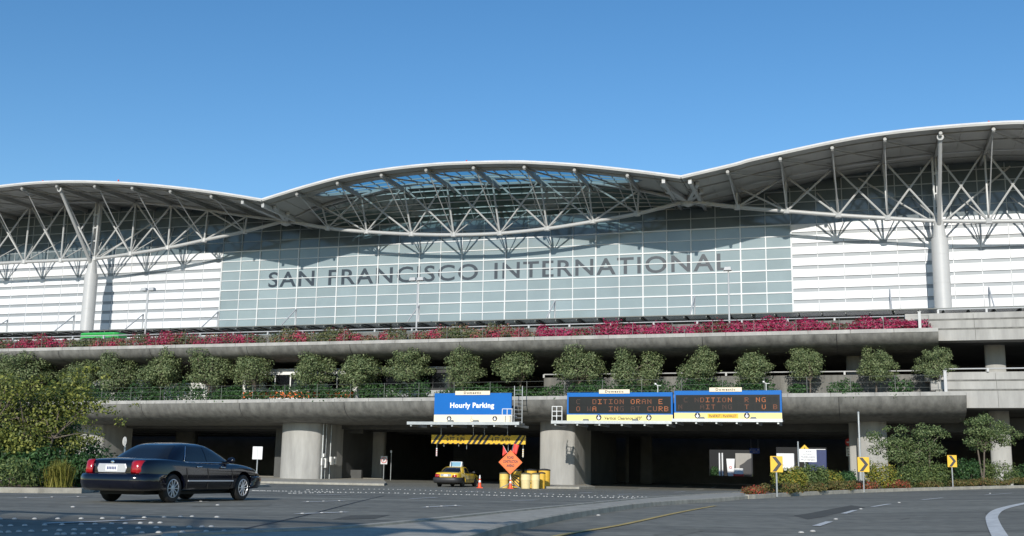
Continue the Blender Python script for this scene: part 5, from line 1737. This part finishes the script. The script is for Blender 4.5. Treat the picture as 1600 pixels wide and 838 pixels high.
mb = MB(); mb.tube([(0, .06, zc + r * .5), (.2, .06, zc + r * 1.55)], .014, 5); mb.tube([(0, .06, zc + r * .3), (-.56, .06, zc + r * 1.4)], .014, 5); mb.build('flag_staff', M_GALV, t)
# sand barrels
M_BARC = mat('barrel_cream', (.80, .66, .34), .6, var=.12, scale=3); M_BARY = mat('barrel_yellow', (.76, .45, .05), .6, var=.12, scale=3)
def barrel(label, x, Y, wpx, hpx, body, lid=True, midrim=True):
    p = base_at(x, Y); sc = Y / FPX
    r = wpx * sc / 2; h_ = hpx * sc
    t = thing('crash_barrel', label, 'crash barrel', p, 0, 'sand filled crash barrels before the pier')
    mb = MB()
    pr = [(r * .86, 0), (r * .9, .03), (r * .93, h_ * .45), (r * .97, h_ * .5), (r * 1.02, h_ * .53), (r * 1.0, h_ * .58), (r * .97, h_ * .9), (r * .97, h_ * .93)] if midrim else [(r * .95, 0), (r * .97, .04), (r * .98, h_ * .5), (r, h_ * .93)]
    mb.lathe(pr, 24); mb.build('barrel_body', body, t, smooth_=True)
    mb = MB(); mb.lathe([(r * 1.03, h_ * .90), (r * 1.06, h_ * .92), (r * 1.0, h_ * .955), (r * .5, h_ * .99), (r * .1, h_)], 24); mb.build('lid', M_DARK if body is M_BARY else mat('lid_olive', (.12, .11, .06), .6), t, smooth_=True)
barrel('cream crash barrel in front, directly right of the road works sign', 821.5, 78.0, 15.5, 24, M_BARC)
barrel('slim cream crash barrel in the front row, second right of the road works sign', 836.5, 78.2, 13.2, 24, M_BARC)
barrel('pale yellow crash barrel left of the orange sign, beside the striped panel', 787.5, 78.6, 14.5, 24, mat('barrel_pale', (.80, .56, .14), .6, var=.12, scale=3))
barrel('yellow crash barrel with a dark lid, half hidden at the right of the cream pair', 846.5, 79.6, 11, 25, M_BARY)
barrel('tall yellow crash barrel closest to the pier', 850.5, 81.6, 18, 29.5, M_BARY, midrim=False)
barrel('wide yellow crash barrel behind the two cream barrels', 829, 81.4, 19, 29, M_BARY, midrim=False)
barrel('yellow crash barrel behind the striped panel and the orange sign', 808, 81.0, 13, 28, M_BARY, midrim=False)
p = base_at(803, 78.9)
t = thing('striped_barricade', 'yellow panel with black diagonal stripes standing between the barrels', 'barricade', p, -TH * .4)
mb = MB(); mb.box(-.36, .36, 0, .05, .05, 1.0); o = mb.build('panel', M_YEL, t)
mb = MB()
for i in range(-2, 5):
    a = i * .25; pts = [(-.36, a + .72), (.36, a), (.36, a + .12), (-.36, a + .84)]
    cl_ = [(x, min(1.0, max(.05, z))) for x, z in pts]
    if cl_[0][1] < cl_[3][1] or cl_[1][1] < cl_[2][1]: mb.prism(cl_, -.006, -.001)
mb.build('black_stripe', M_INK, o)
mb = MB(); mb.box(-.4, -.3, -.25, .35, 0, .05); mb.box(.3, .4, -.25, .35, 0, .05); mb.build('foot', M_DARK, t)
def cone(label, x, Y, hpx):
    p = base_at(x, Y); h_ = hpx * Y / FPX
    t = thing('traffic_cone', label, 'traffic cone', p, .3, 'orange traffic cones')
    k = h_ / .95; M_C = mat('cone_orange', (.88, .10, .03), .5)
    mb = MB(); mb.box(-.2 * k, .2 * k, -.2 * k, .2 * k, 0, .05, top=.02); mb.build('base', M_C, t)
    mb = MB(); mb.lathe([(.15 * k, .05), (.13 * k, .12 * k), (.03 * k, .93 * k), (.02 * k, .95 * k)], 18); b = mb.build('body', M_C, t, smooth_=True)
    R_ = lambda z: (.13 - .1 * (z - .12) / .81) * k + .004
    for a, c in ((.42, .58), (.70, .95)):
        mb = MB(); mb.lathe([(R_(a), a * k), (R_(min(c, .93)), c * k)], 18); mb.build('white_band', M_SIGNW, b, smooth_=True)
cone('orange traffic cone with white bands standing alone beside the taxi', 749.5, 77.0, 19.5)
cone('orange traffic cone with white bands directly under the orange road works sign', 797.5, 76.6, 18.5)

# ------------------------------------------------------------------ planting
LF_OLIVE = leafmat('olive_leaf', [(0, (.08, .12, .05)), (.5, (.16, .21, .09)), (1, (.30, .34, .17))])
LF_DARK = leafmat('dark_shrub_leaf', [(0, (.02, .05, .018)), (.6, (.045, .11, .035)), (1, (.10, .19, .06))])
LF_MID = leafmat('mid_green_leaf', [(0, (.05, .085, .03)), (.6, (.115, .165, .05)), (1, (.22, .27, .09))])
LF_YEL = leafmat('yellow_green_leaf', [(0, (.05, .075, .02)), (.5, (.14, .17, .04)), (1, (.34, .35, .08))])
LF_GOLD = leafmat('gold_green_leaf', [(0, (.06, .10, .02)), (.45, (.19, .22, .04)), (.8, (.30, .28, .05)), (1, (.42, .30, .05))])
LF_TREE = leafmat('street_tree_leaf', [(0, (.05, .09, .03)), (.5, (.12, .17, .06)), (1, (.24, .29, .13))])
LF_BOUG = patchleaf('bougainvillea_bract', [(0, (.06, .08, .03)), (.28, (.12, .12, .05)), (.38, (.30, .02, .06)), (.7, (.40, .025, .10)), (1, (.50, .08, .17))], .31)
LF_BOUG2 = patchleaf('faded_bougainvillea', [(0, (.07, .10, .04)), (.42, (.16, .17, .08)), (.52, (.24, .15, .09)), (.58, (.32, .03, .07)), (1, (.46, .05, .12))], .29)
LF_BROWN = patchleaf('brown_green_creeper', [(0, (.07, .11, .04)), (.5, (.17, .18, .08)), (.7, (.25, .18, .10)), (.8, (.38, .05, .08)), (1, (.48, .06, .12))], .26)
LF_RED = leafmat('red_groundcover', [(0, (.08, .10, .03)), (.35, (.16, .14, .05)), (.6, (.30, .10, .05)), (1, (.48, .06, .05))], trans=.2)
LF_GC = leafmat('olive_groundcover', [(0, (.06, .075, .02)), (.5, (.13, .13, .04)), (.88, (.21, .17, .06)), (1, (.32, .12, .06))], trans=.2)
# small trees in the lower planter
def crown_blobs(rnd, rx, rz, zc, n=15):
    lx, lz = rnd.uniform(-.25, .25), rnd.uniform(-.15, .2)
    bl = [((lx, 0, zc + lz), (rx * rnd.uniform(.5, .68), rx * .6, rz * rnd.uniform(.55, .7)))]
    for i in range(n):
        a = rnd.random() * 2 * PI; e = rnd.uniform(-.75, 1.05); o = rnd.uniform(.5, .85)
        k_ = max(.35, 1 - .45 * abs(e))
        bl.append(((lx + rx * o * math.cos(a) * k_, rx * .6 * math.sin(a), zc + lz + rz * .68 * e), (rx * rnd.uniform(.16, .38), rx * rnd.uniform(.2, .38), rz * rnd.uniform(.14, .36))))
    return bl
protos = []
for i in range(9):
    rnd = random.Random(220 + i * 7)
    bl = crown_blobs(rnd, 1.75 * rnd.uniform(.85, 1.1), 1.5 * rnd.uniform(.85, 1.1), 1.85, rnd.randint(11, 18))
    if i == 3:
        bl = [((-.85, 0, 1.6), (.75, .8, 1.1)), ((.8, 0, 1.9), (.65, .8, 1.2)), ((-1.1, .1, 2.5), (.42, .5, .5)), ((.95, 0, 3.0), (.4, .5, .6)), ((.2, -.3, 1.1), (.5, .6, .6)), ((1.3, 0, 2.3), (.4, .4, .5)), ((-1.5, 0, 1.4), (.35, .4, .5)), ((.5, 0, 2.6), (.3, .3, .5))]
    tr_ = [((0, 0, -.1), (.05, 0, .9))] if i != 3 else [((-.2, 0, -.1), (-.5, 0, 1.0)), ((.15, 0, -.1), (.5, 0, 1.1))]
    protos.append((bl, tr_, 20 + i))
TREES = [(40, 613, 58, 0, 96), (128, 612, 50, 1, 70), (180, 612, 54, 2, 78), (248, 612, 66, 5, 84), (325, 610, 60, 4, 80), (398, 608, 56, 6, 72), (485, 607, 62, 7, 84),
         (568, 607, 66, 8, 92), (640, 607, 58, 0, 76), (722, 607, 56, 2, 74), (812, 606, 62, 1, 78), (903, 604, 60, 4, 82), (998, 602, 62, 3, 76), (1090, 602, 56, 5, 76),
         (1181, 600, 62, 8, 78), (1265, 600, 58, 6, 66), (1368, 599, 57, 7, 68), (1463, 599, 52, 0, 62), (-40, 613, 58, 2, 90), (1, 613, 50, 1, 70)]
TLAB = ['broad olive-green tree at the left end of the lower deck, behind the yellowish foreground tree', 'narrow tree peeking above the yellowish foreground tree branch', 'olive-green planter tree before the white shuttle van', 'tall planter tree above the front of the black car', 'planter tree directly above the bright white blank sign side of the car',
        'smaller planter tree left of the orange striped bus', 'round planter tree in front of the orange striped bus', 'widest planter tree, merging with its right neighbour above the wide pier',
        'planter tree just left of the blue parking sign', 'planter tree rising right behind the blue parking sign', 'round planter tree between the blue sign and the black message boards',
        'planter tree above the left black message board start', 'two-headed planter tree split into a pair of crowns', 'planter tree above the left edge of the right message board',
        'tall planter tree above the right end of the right message board', 'compact round tree with the bare brown soil at its foot', 'planter tree in front of the round column of the upper deck',
        'last round tree at the right end of the lower planter', 'planter tree cut by the left picture edge', 'slim planter tree second from the left picture edge']
made = {}
for (x, yb, hp, vi, wp), lab in zip(TREES, TLAB):
    w_ = WD - 1.7
    s, z = F(x, yb, w_)
    z = zL(s) - .02
    Yd = (sw(s, w_)).y
    sc_x = wp * Yd / FPX / 3.0; 
    ztop = fz(x, yb - hp - 1, w_)
    sc_z = (ztop - z) / 3.1
    rz = -TH + (vi * 1.3 + x * .37) % 1.2 - .6
    if vi in made:
        o = copy_thing(made[vi], sw(s, w_, z), rz, lab, (sc_x, sc_x, sc_z))
    else:
        bl, tr_, sd = protos[vi]
        o = make_tree('planter_tree', lab, 'tree', sw(s, w_, z), rz, bl, 6000, .06, LF_OLIVE, tr_, 'olive-green trees along the lower deck planter', sd, asp=.5, shell=.45, rb=.07)
        o.scale = (sc_x, sc_x, sc_z); made[vi] = o
# dark shrubs at their feet, hanging over the edge
def shrub(name, label, cat, s, w_, z, L, h_, n, lm, seed, group=None, size=.09, dep=.55, over=0.0, stem=True):
    rnd = random.Random(seed)
    t = fthing(name, label, cat, s, w_, z, group)
    bl = []
    x = -L / 2 + .4
    while x < L / 2 - .3:
        hv = h_ * (1 + .32 * math.sin(x * .9 + seed) * math.sin(x * .37 + seed * 2)) * rnd.uniform(.8, 1.12)
        bl.append(((x, rnd.uniform(-.2, .2), hv * rnd.uniform(.35, .5)), (rnd.uniform(.4, .85), dep, hv * rnd.uniform(.42, .62))))
        if over and rnd.random() < .5: bl.append(((x, -dep - .25, -.1), (.5, .22, over * rnd.uniform(.4, 1))))
        x += rnd.uniform(.5, .8)
    m = MB()
    for b in bl[::2]:
        m.tube([(b[0][0], 0, -.08), (b[0][0] + rnd.uniform(-.2, .2), b[0][1], b[0][2])], .03, 5, r2=.012)
    m.tube([(bl[0][0][0], 0, -.06), (bl[-1][0][0], 0, -.06)], .03, 5)
    if stem: m.build('stem', M_BARK, t, fix=False)
    c = MB()
    for _ in range(n):
        pass
    leaves_free(c, bl, n, size, rnd)
    c.build('foliage', lm, t, fix=False)
    return t
def leaves_free(mb, blobs, n, size, rnd):
    wts = [b[1][0] * b[1][1] * b[1][2] for b in blobs]
    for _ in range(n):
        c, r = rnd.choices(blobs, wts)[0]
        d = Vector((rnd.gauss(0, 1), rnd.gauss(0, 1), rnd.gauss(0, 1))).normalized()
        q = .5 + .5 * rnd.random() ** .6
        if rnd.random() < .15: q *= 1 + .3 * rnd.random()
        p_ = Vector((c[0] + d.x * r[0] * q, c[1] + d.y * r[1] * q, c[2] + d.z * r[2] * q))
        nn = (d + Vector((rnd.gauss(0, .6), rnd.gauss(0, .6), rnd.gauss(0, .6) + .3))).normalized()
        a = nn.cross(Vector((rnd.gauss(0, 1), rnd.gauss(0, 1), rnd.gauss(0, 1)))).normalized(); b = nn.cross(a)
        L = size * (.6 + .8 * rnd.random()); a *= L; b *= L * .55
        mb.add([p_ - a, p_ - b, p_ + a, p_ + b], [(0, 1, 2, 3)])
HEDGES = [(60, 260, 1.6, 'dark green hedge in the lower planter at the far left end'), (262, 420, 1.5, 'dark green hedge in the lower planter above the black car'),
          (424, 560, 1.4, 'dark green hedge in the lower planter above the wide left pier'), (562, 676, 1.4, 'dark green hedge in the lower planter ending at the blue sign'),
          (684, 800, 1.2, 'dark green hedge behind the blue parking sign'), (806, 882, 1.15, 'dark green hedge between the blue sign and the message boards'),
          (890, 1050, 1.5, 'dark green hedge behind the left message board'), (1056, 1216, 1.45, 'dark green hedge behind the right message board'),
          (1238, 1262, .7, 'small dark shrub just right of the message boards'), (1298, 1346, 1.0, 'dark green creeping shrub spilling over the deck edge, left of two'), (1390, 1436, 1.0, 'dark green creeping shrub spilling over the deck edge near the right end')]
for i, (xa, xb, h_, lab) in enumerate(HEDGES):
    w_ = WD - .95
    sa, sb = F(xa, 615, w_)[0], F(xb, 613, w_)[0]; s = (sa + sb) / 2
    shrub('planter_hedge' if i < 8 else 'creeping_shrub', lab, 'hedge' if i < 8 else 'shrub', s, w_, zL(s), sb - sa, h_, int(420 * (sb - sa)), LF_DARK, 60 + i, 'dark green hedges and shrubs in the lower planter', over=.45 if i >= 9 else .18)
# bougainvillea along the upper planter
BG = [(-40, 96, LF_BOUG2, 1.25, 'reddish flowering hedge at the far left of the upper planter'), (98, 205, LF_BROWN, 1.15, 'brownish green flowering hedge below the green bus roof'), (207, 420, LF_BOUG2, 1.25, 'mixed red and green flowering hedge left of the letters on the upper planter'),
      (422, 640, LF_BROWN, 1.15, 'dull brown-green flowering hedge under the word FRANCISCO'), (642, 838, LF_BROWN, 1.2, 'dull green flowering hedge under the gap between the words'), (840, 1046, LF_BOUG, 1.05, 'magenta flowering hedge under the word INTERNATIONAL'),
      (1048, 1236, LF_BOUG, 1.15, 'bright magenta flowering hedge below the right edge of the glass wall'), (1238, 1446, LF_BOUG, 1.055, 'bright magenta flowering hedge at the right end of the upper planter')]
for i, (xa, xb, lm, h_, lab) in enumerate(BG):
    w_ = WD - 1.7
    sa, sb = F(xa, 530, w_)[0], F(xb, 522, w_)[0]; s = (sa + sb) / 2
    shrub('bougainvillea', lab, 'flowering hedge', s, w_, zU(s), sb - sa, h_, int(620 * (sb - sa)), lm, 90 + i, 'bougainvillea along the upper planter', size=.085)

# right bed: bushes, groundcover and two young street trees
def bush(name, label, x, Y, wpx, hpx, n, lm, seed, size=.06, cat='bush', group=None, flat=False):
    rnd = random.Random(seed)
    p_ = px_on(x, Y); p_.z += .12
    sc = Y / FPX; rx = wpx * sc / 2; hh = hpx * sc
    t = thing(name, label, cat, p_, 0, group)
    bl = [((0, 0, hh * .42), (rx * .75, rx * .55, hh * .5))]
    for i in range(10):
        a = rnd.random() * 2 * PI; ex = rnd.uniform(.4, .75)
        bl.append(((rx * ex * math.cos(a), rx * .5 * ex * math.sin(a), hh * rnd.uniform(.25, .75)), (rx * rnd.uniform(.22, .36), rx * .3, hh * rnd.uniform(.2, .34))))
    st = MB()
    for b in bl[::2]: st.tube([(b[0][0] * .2, b[0][1] * .2, -.08), b[0]], .025, 5, r2=.008)
    st.build('stem', M_BARK, t, fix=False)
    c = MB(); leaves(c, bl, n, size, rnd, shell=.5); c.build('foliage', lm, t, fix=False)
    return t
BU = [(1232, 48.5, 66, 42, LF_GOLD, 'yellow-green bush behind the nearest chevron sign'), (1272, 52, 58, 44, LF_MID, 'olive bush at the foot of the white text sign'), (1300, 54, 50, 33, LF_GOLD, 'golden bush between the text sign and the middle chevron'),
      (1322, 57.5, 46, 30, LF_DARK, 'dark green bush in front of the no entry sign'), (1378, 58, 70, 46, LF_GOLD, 'yellow-green bush right of the middle chevron'), (1425, 60, 62, 40, LF_MID, 'mid green bush below the wide young tree'),
      (1460, 62, 56, 42, LF_MID, 'mid green bush left of the farthest chevron sign'), (1512, 66, 52, 44, LF_DARK, 'dark green bush right of the farthest chevron sign'), (1562, 69, 64, 42, LF_MID, 'green bush behind the trunk of the rightmost tree'), (1610, 70, 60, 40, LF_DARK, 'dark bush cut by the right picture edge')]
for i, (x, Y, w_, h_, lm, lab) in enumerate(BU):
    bush('bush', lab, x, Y, w_, h_, 2600, lm, 140 + i, group='bushes in the right planted bed')
GC_ = [(1178, 43.6, 44, 15, LF_RED, 'red and green ground cover at the tip of the planted bed'), (1222, 46.3, 66, 17, LF_GC, 'low olive ground cover around the foot of the nearest chevron'), (1268, 49.6, 56, 17, LF_GC, 'low olive ground cover before the white text sign'),
       (1312, 52.6, 56, 17, LF_GC, 'low ground cover left of the middle chevron post'), (1352, 55.3, 50, 15, LF_RED, 'reddish ground cover around the middle chevron post'), (1398, 57.8, 58, 15, LF_RED, 'reddish ground cover right of the middle chevron post'),
       (1446, 59.8, 60, 14, LF_GC, 'low ground cover below the wide young tree'), (1500, 62.2, 66, 13, LF_GC, 'low ground cover around the farthest chevron post'), (1556, 64.4, 66, 13, LF_GC, 'low ground cover before the rightmost tree'), (1612, 66.4, 66, 14, LF_GC, 'low ground cover at the right picture edge')]
for i, (x, Y, w_, h_, lm, lab) in enumerate(GC_):
    bush('ground_cover_clump', lab, x, Y + .25, w_ * 1.1, h_, 2000, lm, 170 + i, size=.045, cat='ground cover', group='low clumps along the kerb of the right bed')
def young_tree(label, x, Y, bl_px, trunks, seed, n):
    p_ = px_on(x, Y); p_.z += .12
    sc = Y / FPX
    bl = [(((bx - x) * sc, rnd2.uniform(-.6, .6), at(bx, by, Y).z - p_.z), (rw * sc, max(.35, rw * sc * .8), rh * sc)) for bx, by, rw, rh in bl_px]
    tr_ = [(((a - x) * sc, 0, -.1), ((b - x) * sc, 0, at(b, c, Y).z - p_.z)) for a, b, c in trunks]
    return make_tree('young_street_tree', label, 'tree', p_, 0, bl, int(n * 1.7), .06, LF_TREE, tr_, 'young street trees in the right bed', seed, asp=.55, shell=.3, rb=.06)
rnd2 = random.Random(77)
young_tree('wide young tree with an open crown in front of the round column', 1425, 63,
    [(1372, 682, 16, 10), (1390, 694, 20, 11), (1410, 672, 12, 9), (1415, 690, 24, 14), (1440, 678, 18, 10), (1462, 672, 18, 9), (1478, 680, 12, 7), (1450, 697, 26, 13), (1400, 712, 22, 12), (1430, 715, 30, 14), (1468, 706, 14, 9), (1375, 703, 14, 9), (1386, 671, 8, 6), (1450, 664, 8, 5)],
    [(1413, 1412, 712), (1430, 1440, 706), (1452, 1455, 704)], 5, 3600)
young_tree('young tree with a single trunk at the right end of the bed', 1536, 68,
    [(1525, 660, 18, 8), (1548, 655, 14, 8), (1565, 664, 16, 8), (1582, 672, 14, 8), (1530, 674, 22, 9), (1552, 680, 26, 11), (1518, 690, 14, 8), (1540, 697, 22, 10), (1575, 690, 16, 9), (1592, 680, 9, 7), (1540, 651, 10, 5)],
    [(1536, 1541, 706), (1538, 1531, 700)], 6, 3000)
# left bed: yellowish foreground tree, dark thicket, golden grass clump
def L_blob(Y, x0, lst, p_):
    sc = Y / FPX
    return [(((bx - x0) * sc, rnd2.uniform(-.8, .8), at(bx, by, Y).z - p_.z), (rw * sc, max(.3, rw * sc * .7), rh * sc)) for bx, by, rw, rh in lst]
Y = 40.0
p_ = px_on(50, Y); p_.z += .12
bl = L_blob(Y, 50, [(20, 612, 34, 20), (60, 605, 28, 20), (95, 590, 26, 16), (122, 575, 16, 9), (105, 612, 26, 16), (135, 605, 18, 10), (30, 640, 46, 26), (80, 640, 36, 20), (120, 632, 26, 14), (150, 640, 22, 8), (170, 655, 14, 6), (155, 628, 14, 6), (178, 664, 9, 4), (140, 660, 14, 6), (-20, 620, 40, 40), (60, 665, 36, 16), (5, 590, 20, 12), (150, 588, 10, 5), (190, 632, 10, 3), (110, 655, 20, 10), (40, 690, 44, 24), (90, 690, 34, 22), (0, 670, 40, 30), (125, 680, 24, 16), (70, 625, 50, 30)], p_)
make_tree('foreground_tree', 'yellowish green tree with spreading branches at the left picture edge', 'tree', p_, 0, bl, 9500, .056, LF_YEL,
    [((.2, 0, -.1), (.6, 0, 1.7)), ((-.7, .2, -.1), (-.5, .1, 2.0)), ((-1.2, 0, -.1), (-1.6, .1, 2.2))], None, 8, asp=.6, shell=.35, rb=.05)
Y = 43.0
p_ = px_on(60, Y); p_.z += .12
bl = L_blob(Y, 60, [(10, 700, 50, 40), (70, 710, 44, 34), (120, 705, 34, 26), (150, 712, 24, 22), (-40, 690, 50, 50), (60, 680, 40, 26), (165, 722, 14, 18), (100, 735, 50, 24), (20, 740, 50, 24), (20, 655, 54, 36), (80, 665, 40, 26), (-40, 640, 50, 44)], p_)
make_tree('dark_thicket', 'dense dark green shrub mass under the yellowish foreground tree', 'shrub', p_, 0, bl, 14000, .085, LF_DARK, [((0, 0, -.1), (.1, 0, .9)), ((1.4, 0, -.1), (1.5, 0, .8))], None, 9, shell=.4, rb=.06, parts=('stem', 'foliage'))
Y = 38.0
p_ = px_on(92, Y); p_.z += .12
t = thing('grass_clump', 'golden green clump of long arching grass behind the kerb on the left', 'grass clump', p_, 0)
rnd = random.Random(44); mb = MB()
for i in range(1100):
    a = rnd.random() * 2 * PI; L = rnd.uniform(.55, 1.25); lean = rnd.uniform(.1, .85)
    b0 = Vector((rnd.gauss(0, .16), rnd.gauss(0, .14), -.02)); dr = Vector((math.cos(a), math.sin(a), 0)); sd = Vector((-dr.y, dr.x, 0)) * .009
    m1 = b0 + dr * L * lean * .35 + Vector((0, 0, L * .6)); m2 = b0 + dr * L * lean * .95 + Vector((0, 0, L * (.95 - lean * .55)))
    mb.add([b0 - sd, b0 + sd, m1 + sd, m1 - sd, m2], [(0, 1, 2, 3), (3, 2, 4)])
mb.build('blades', leafmat('grass_blade', [(0, (.10, .13, .02)), (.5, (.24, .24, .05)), (1, (.40, .36, .10))], trans=.3), t, fix=False)
Y = 39.5
for x, hpx, wpx, lab, sd in ((14, 50, 120, 'leafy bush at the left kerb beside the golden grass', 51), (150, 30, 50, 'small dark bush just behind the trunk of the black car', 52)):
    bush('bush', lab, x, Y - (2 if x < 100 else 0), wpx, hpx, 1800, LF_MID if x < 100 else LF_DARK, sd)

for x, hpx, wpx, lab, sd, Yb in ((66, 66, 110, 'dark green undergrowth right behind the golden grass clump', 53, 39.2), (128, 58, 70, 'dark undergrowth between the golden grass and the black car', 54, 39.6)):
    bush('undergrowth_bush', lab, x, Yb, wpx, hpx, 3000, LF_DARK, sd, size=.07, cat='bush')

# greenery in the light court beyond the tunnel
for x, w_, hp, wp, lab, sd in ((1166, 2.4, 12, 22, 'green bush in front of the cream building, seen through the tunnel', 61), (1116, 2.6, 16, 14, 'dark slender bush at the left side of the tunnel opening', 62)):
    s_, _z = F(x, 740, w_); q = sw(s_, w_, -.05); sc_ = q.y / FPX; rnd = random.Random(sd)
    t = thing('court_bush', lab, 'bush', q, 0)
    rx = wp * sc_ / 2; hh = hp * sc_ + .9
    bl = [((rnd.uniform(-.6, .6) * rx, rnd.uniform(-.2, .2), hh * rnd.uniform(.3, .75)), (rx * .5, .4, hh * .28)) for _ in range(7)]
    c = MB(); c.tube([(0, 0, -.1), (0, 0, hh * .6)], .05, 6); c.build('stem', M_BARK, t)
    c = MB(); leaves(c, bl, 900, .12, rnd); c.build('foliage', LF_DARK if sd == 62 else LF_MID, t, fix=False)

# ------------------------------------------------------------------ unseen gantry by the camera, placed so its beams shade the near road
def ga(x, y, z):
    """point on the sun's ray through a road point, at height z"""
    g = G(x, y); return g - SUND * ((z - g.z) / -SUND.z) 
t = thing('shade_gantry', 'grey truss gantry spanning the road above and behind the camera', 'gantry', (0, 0, 0.25))
A0, A1 = ga(0, 799, 8.6), ga(700, 824, 8.6)
dirv = (A1 - A0); dirv.z = 0
A0 = A0 - dirv * 1.2; A1 = A1 + dirv * .25
off = Vector((0, 0, -.25))
mb = MB(); mb.tube([A0 + off, A1 + off], .10, 8); mb.build('upper_chord', M_GALV, t)
mb = MB(); mb.tube([A0 + off + Vector((0, 0, -1.1)), A1 + off + Vector((0, 0, -1.1))], .16, 8); mb.build('lower_chord', M_GALV, t)
mb = MB(); n = 16
for i in range(n):
    f0, f1 = i / n, (i + 1) / n
    a = A0.lerp(A1, f0) + off; b = A0.lerp(A1, f1) + off + Vector((0, 0, -1.1))
    mb.tube([a, b], .05, 6)
mb.build('truss_diagonal', M_GALV, t)
for f, wd_ in ((.40, 9.0), (.66, 4.2), (.84, 3.2)):  # blank panels sized to deepen the shadow on the near road
    c = A0.lerp(A1, f) + off; d = dirv.normalized() * wd_ / 2
    mb = MB(); up = Vector((0, 0, 1))
    a, b = c - d, c + d
    nrm = Vector((-d.y, d.x, 0)).normalized() * .1
    mb.add([a - up * 2.4, b - up * 2.9, b - up * 1.0, a - up * .9, a - up * 2.4 + nrm, b - up * 2.9 + nrm, b - up * 1.0 + nrm, a - up * .9 + nrm], [(0, 1, 2, 3), (7, 6, 5, 4), (0, 4, 5, 1), (1, 5, 6, 2), (2, 6, 7, 3), (3, 7, 4, 0)])
    mb.build('sign_panel', M_GALV, t)
for c in (A0, A1):
    c = c + off
    mb = MB(); mb.tube([(c.x, c.y, -.2), (c.x, c.y, c.z + .1)], .2, 12, r2=.16); mb.build('gantry_post', M_GALV, t)
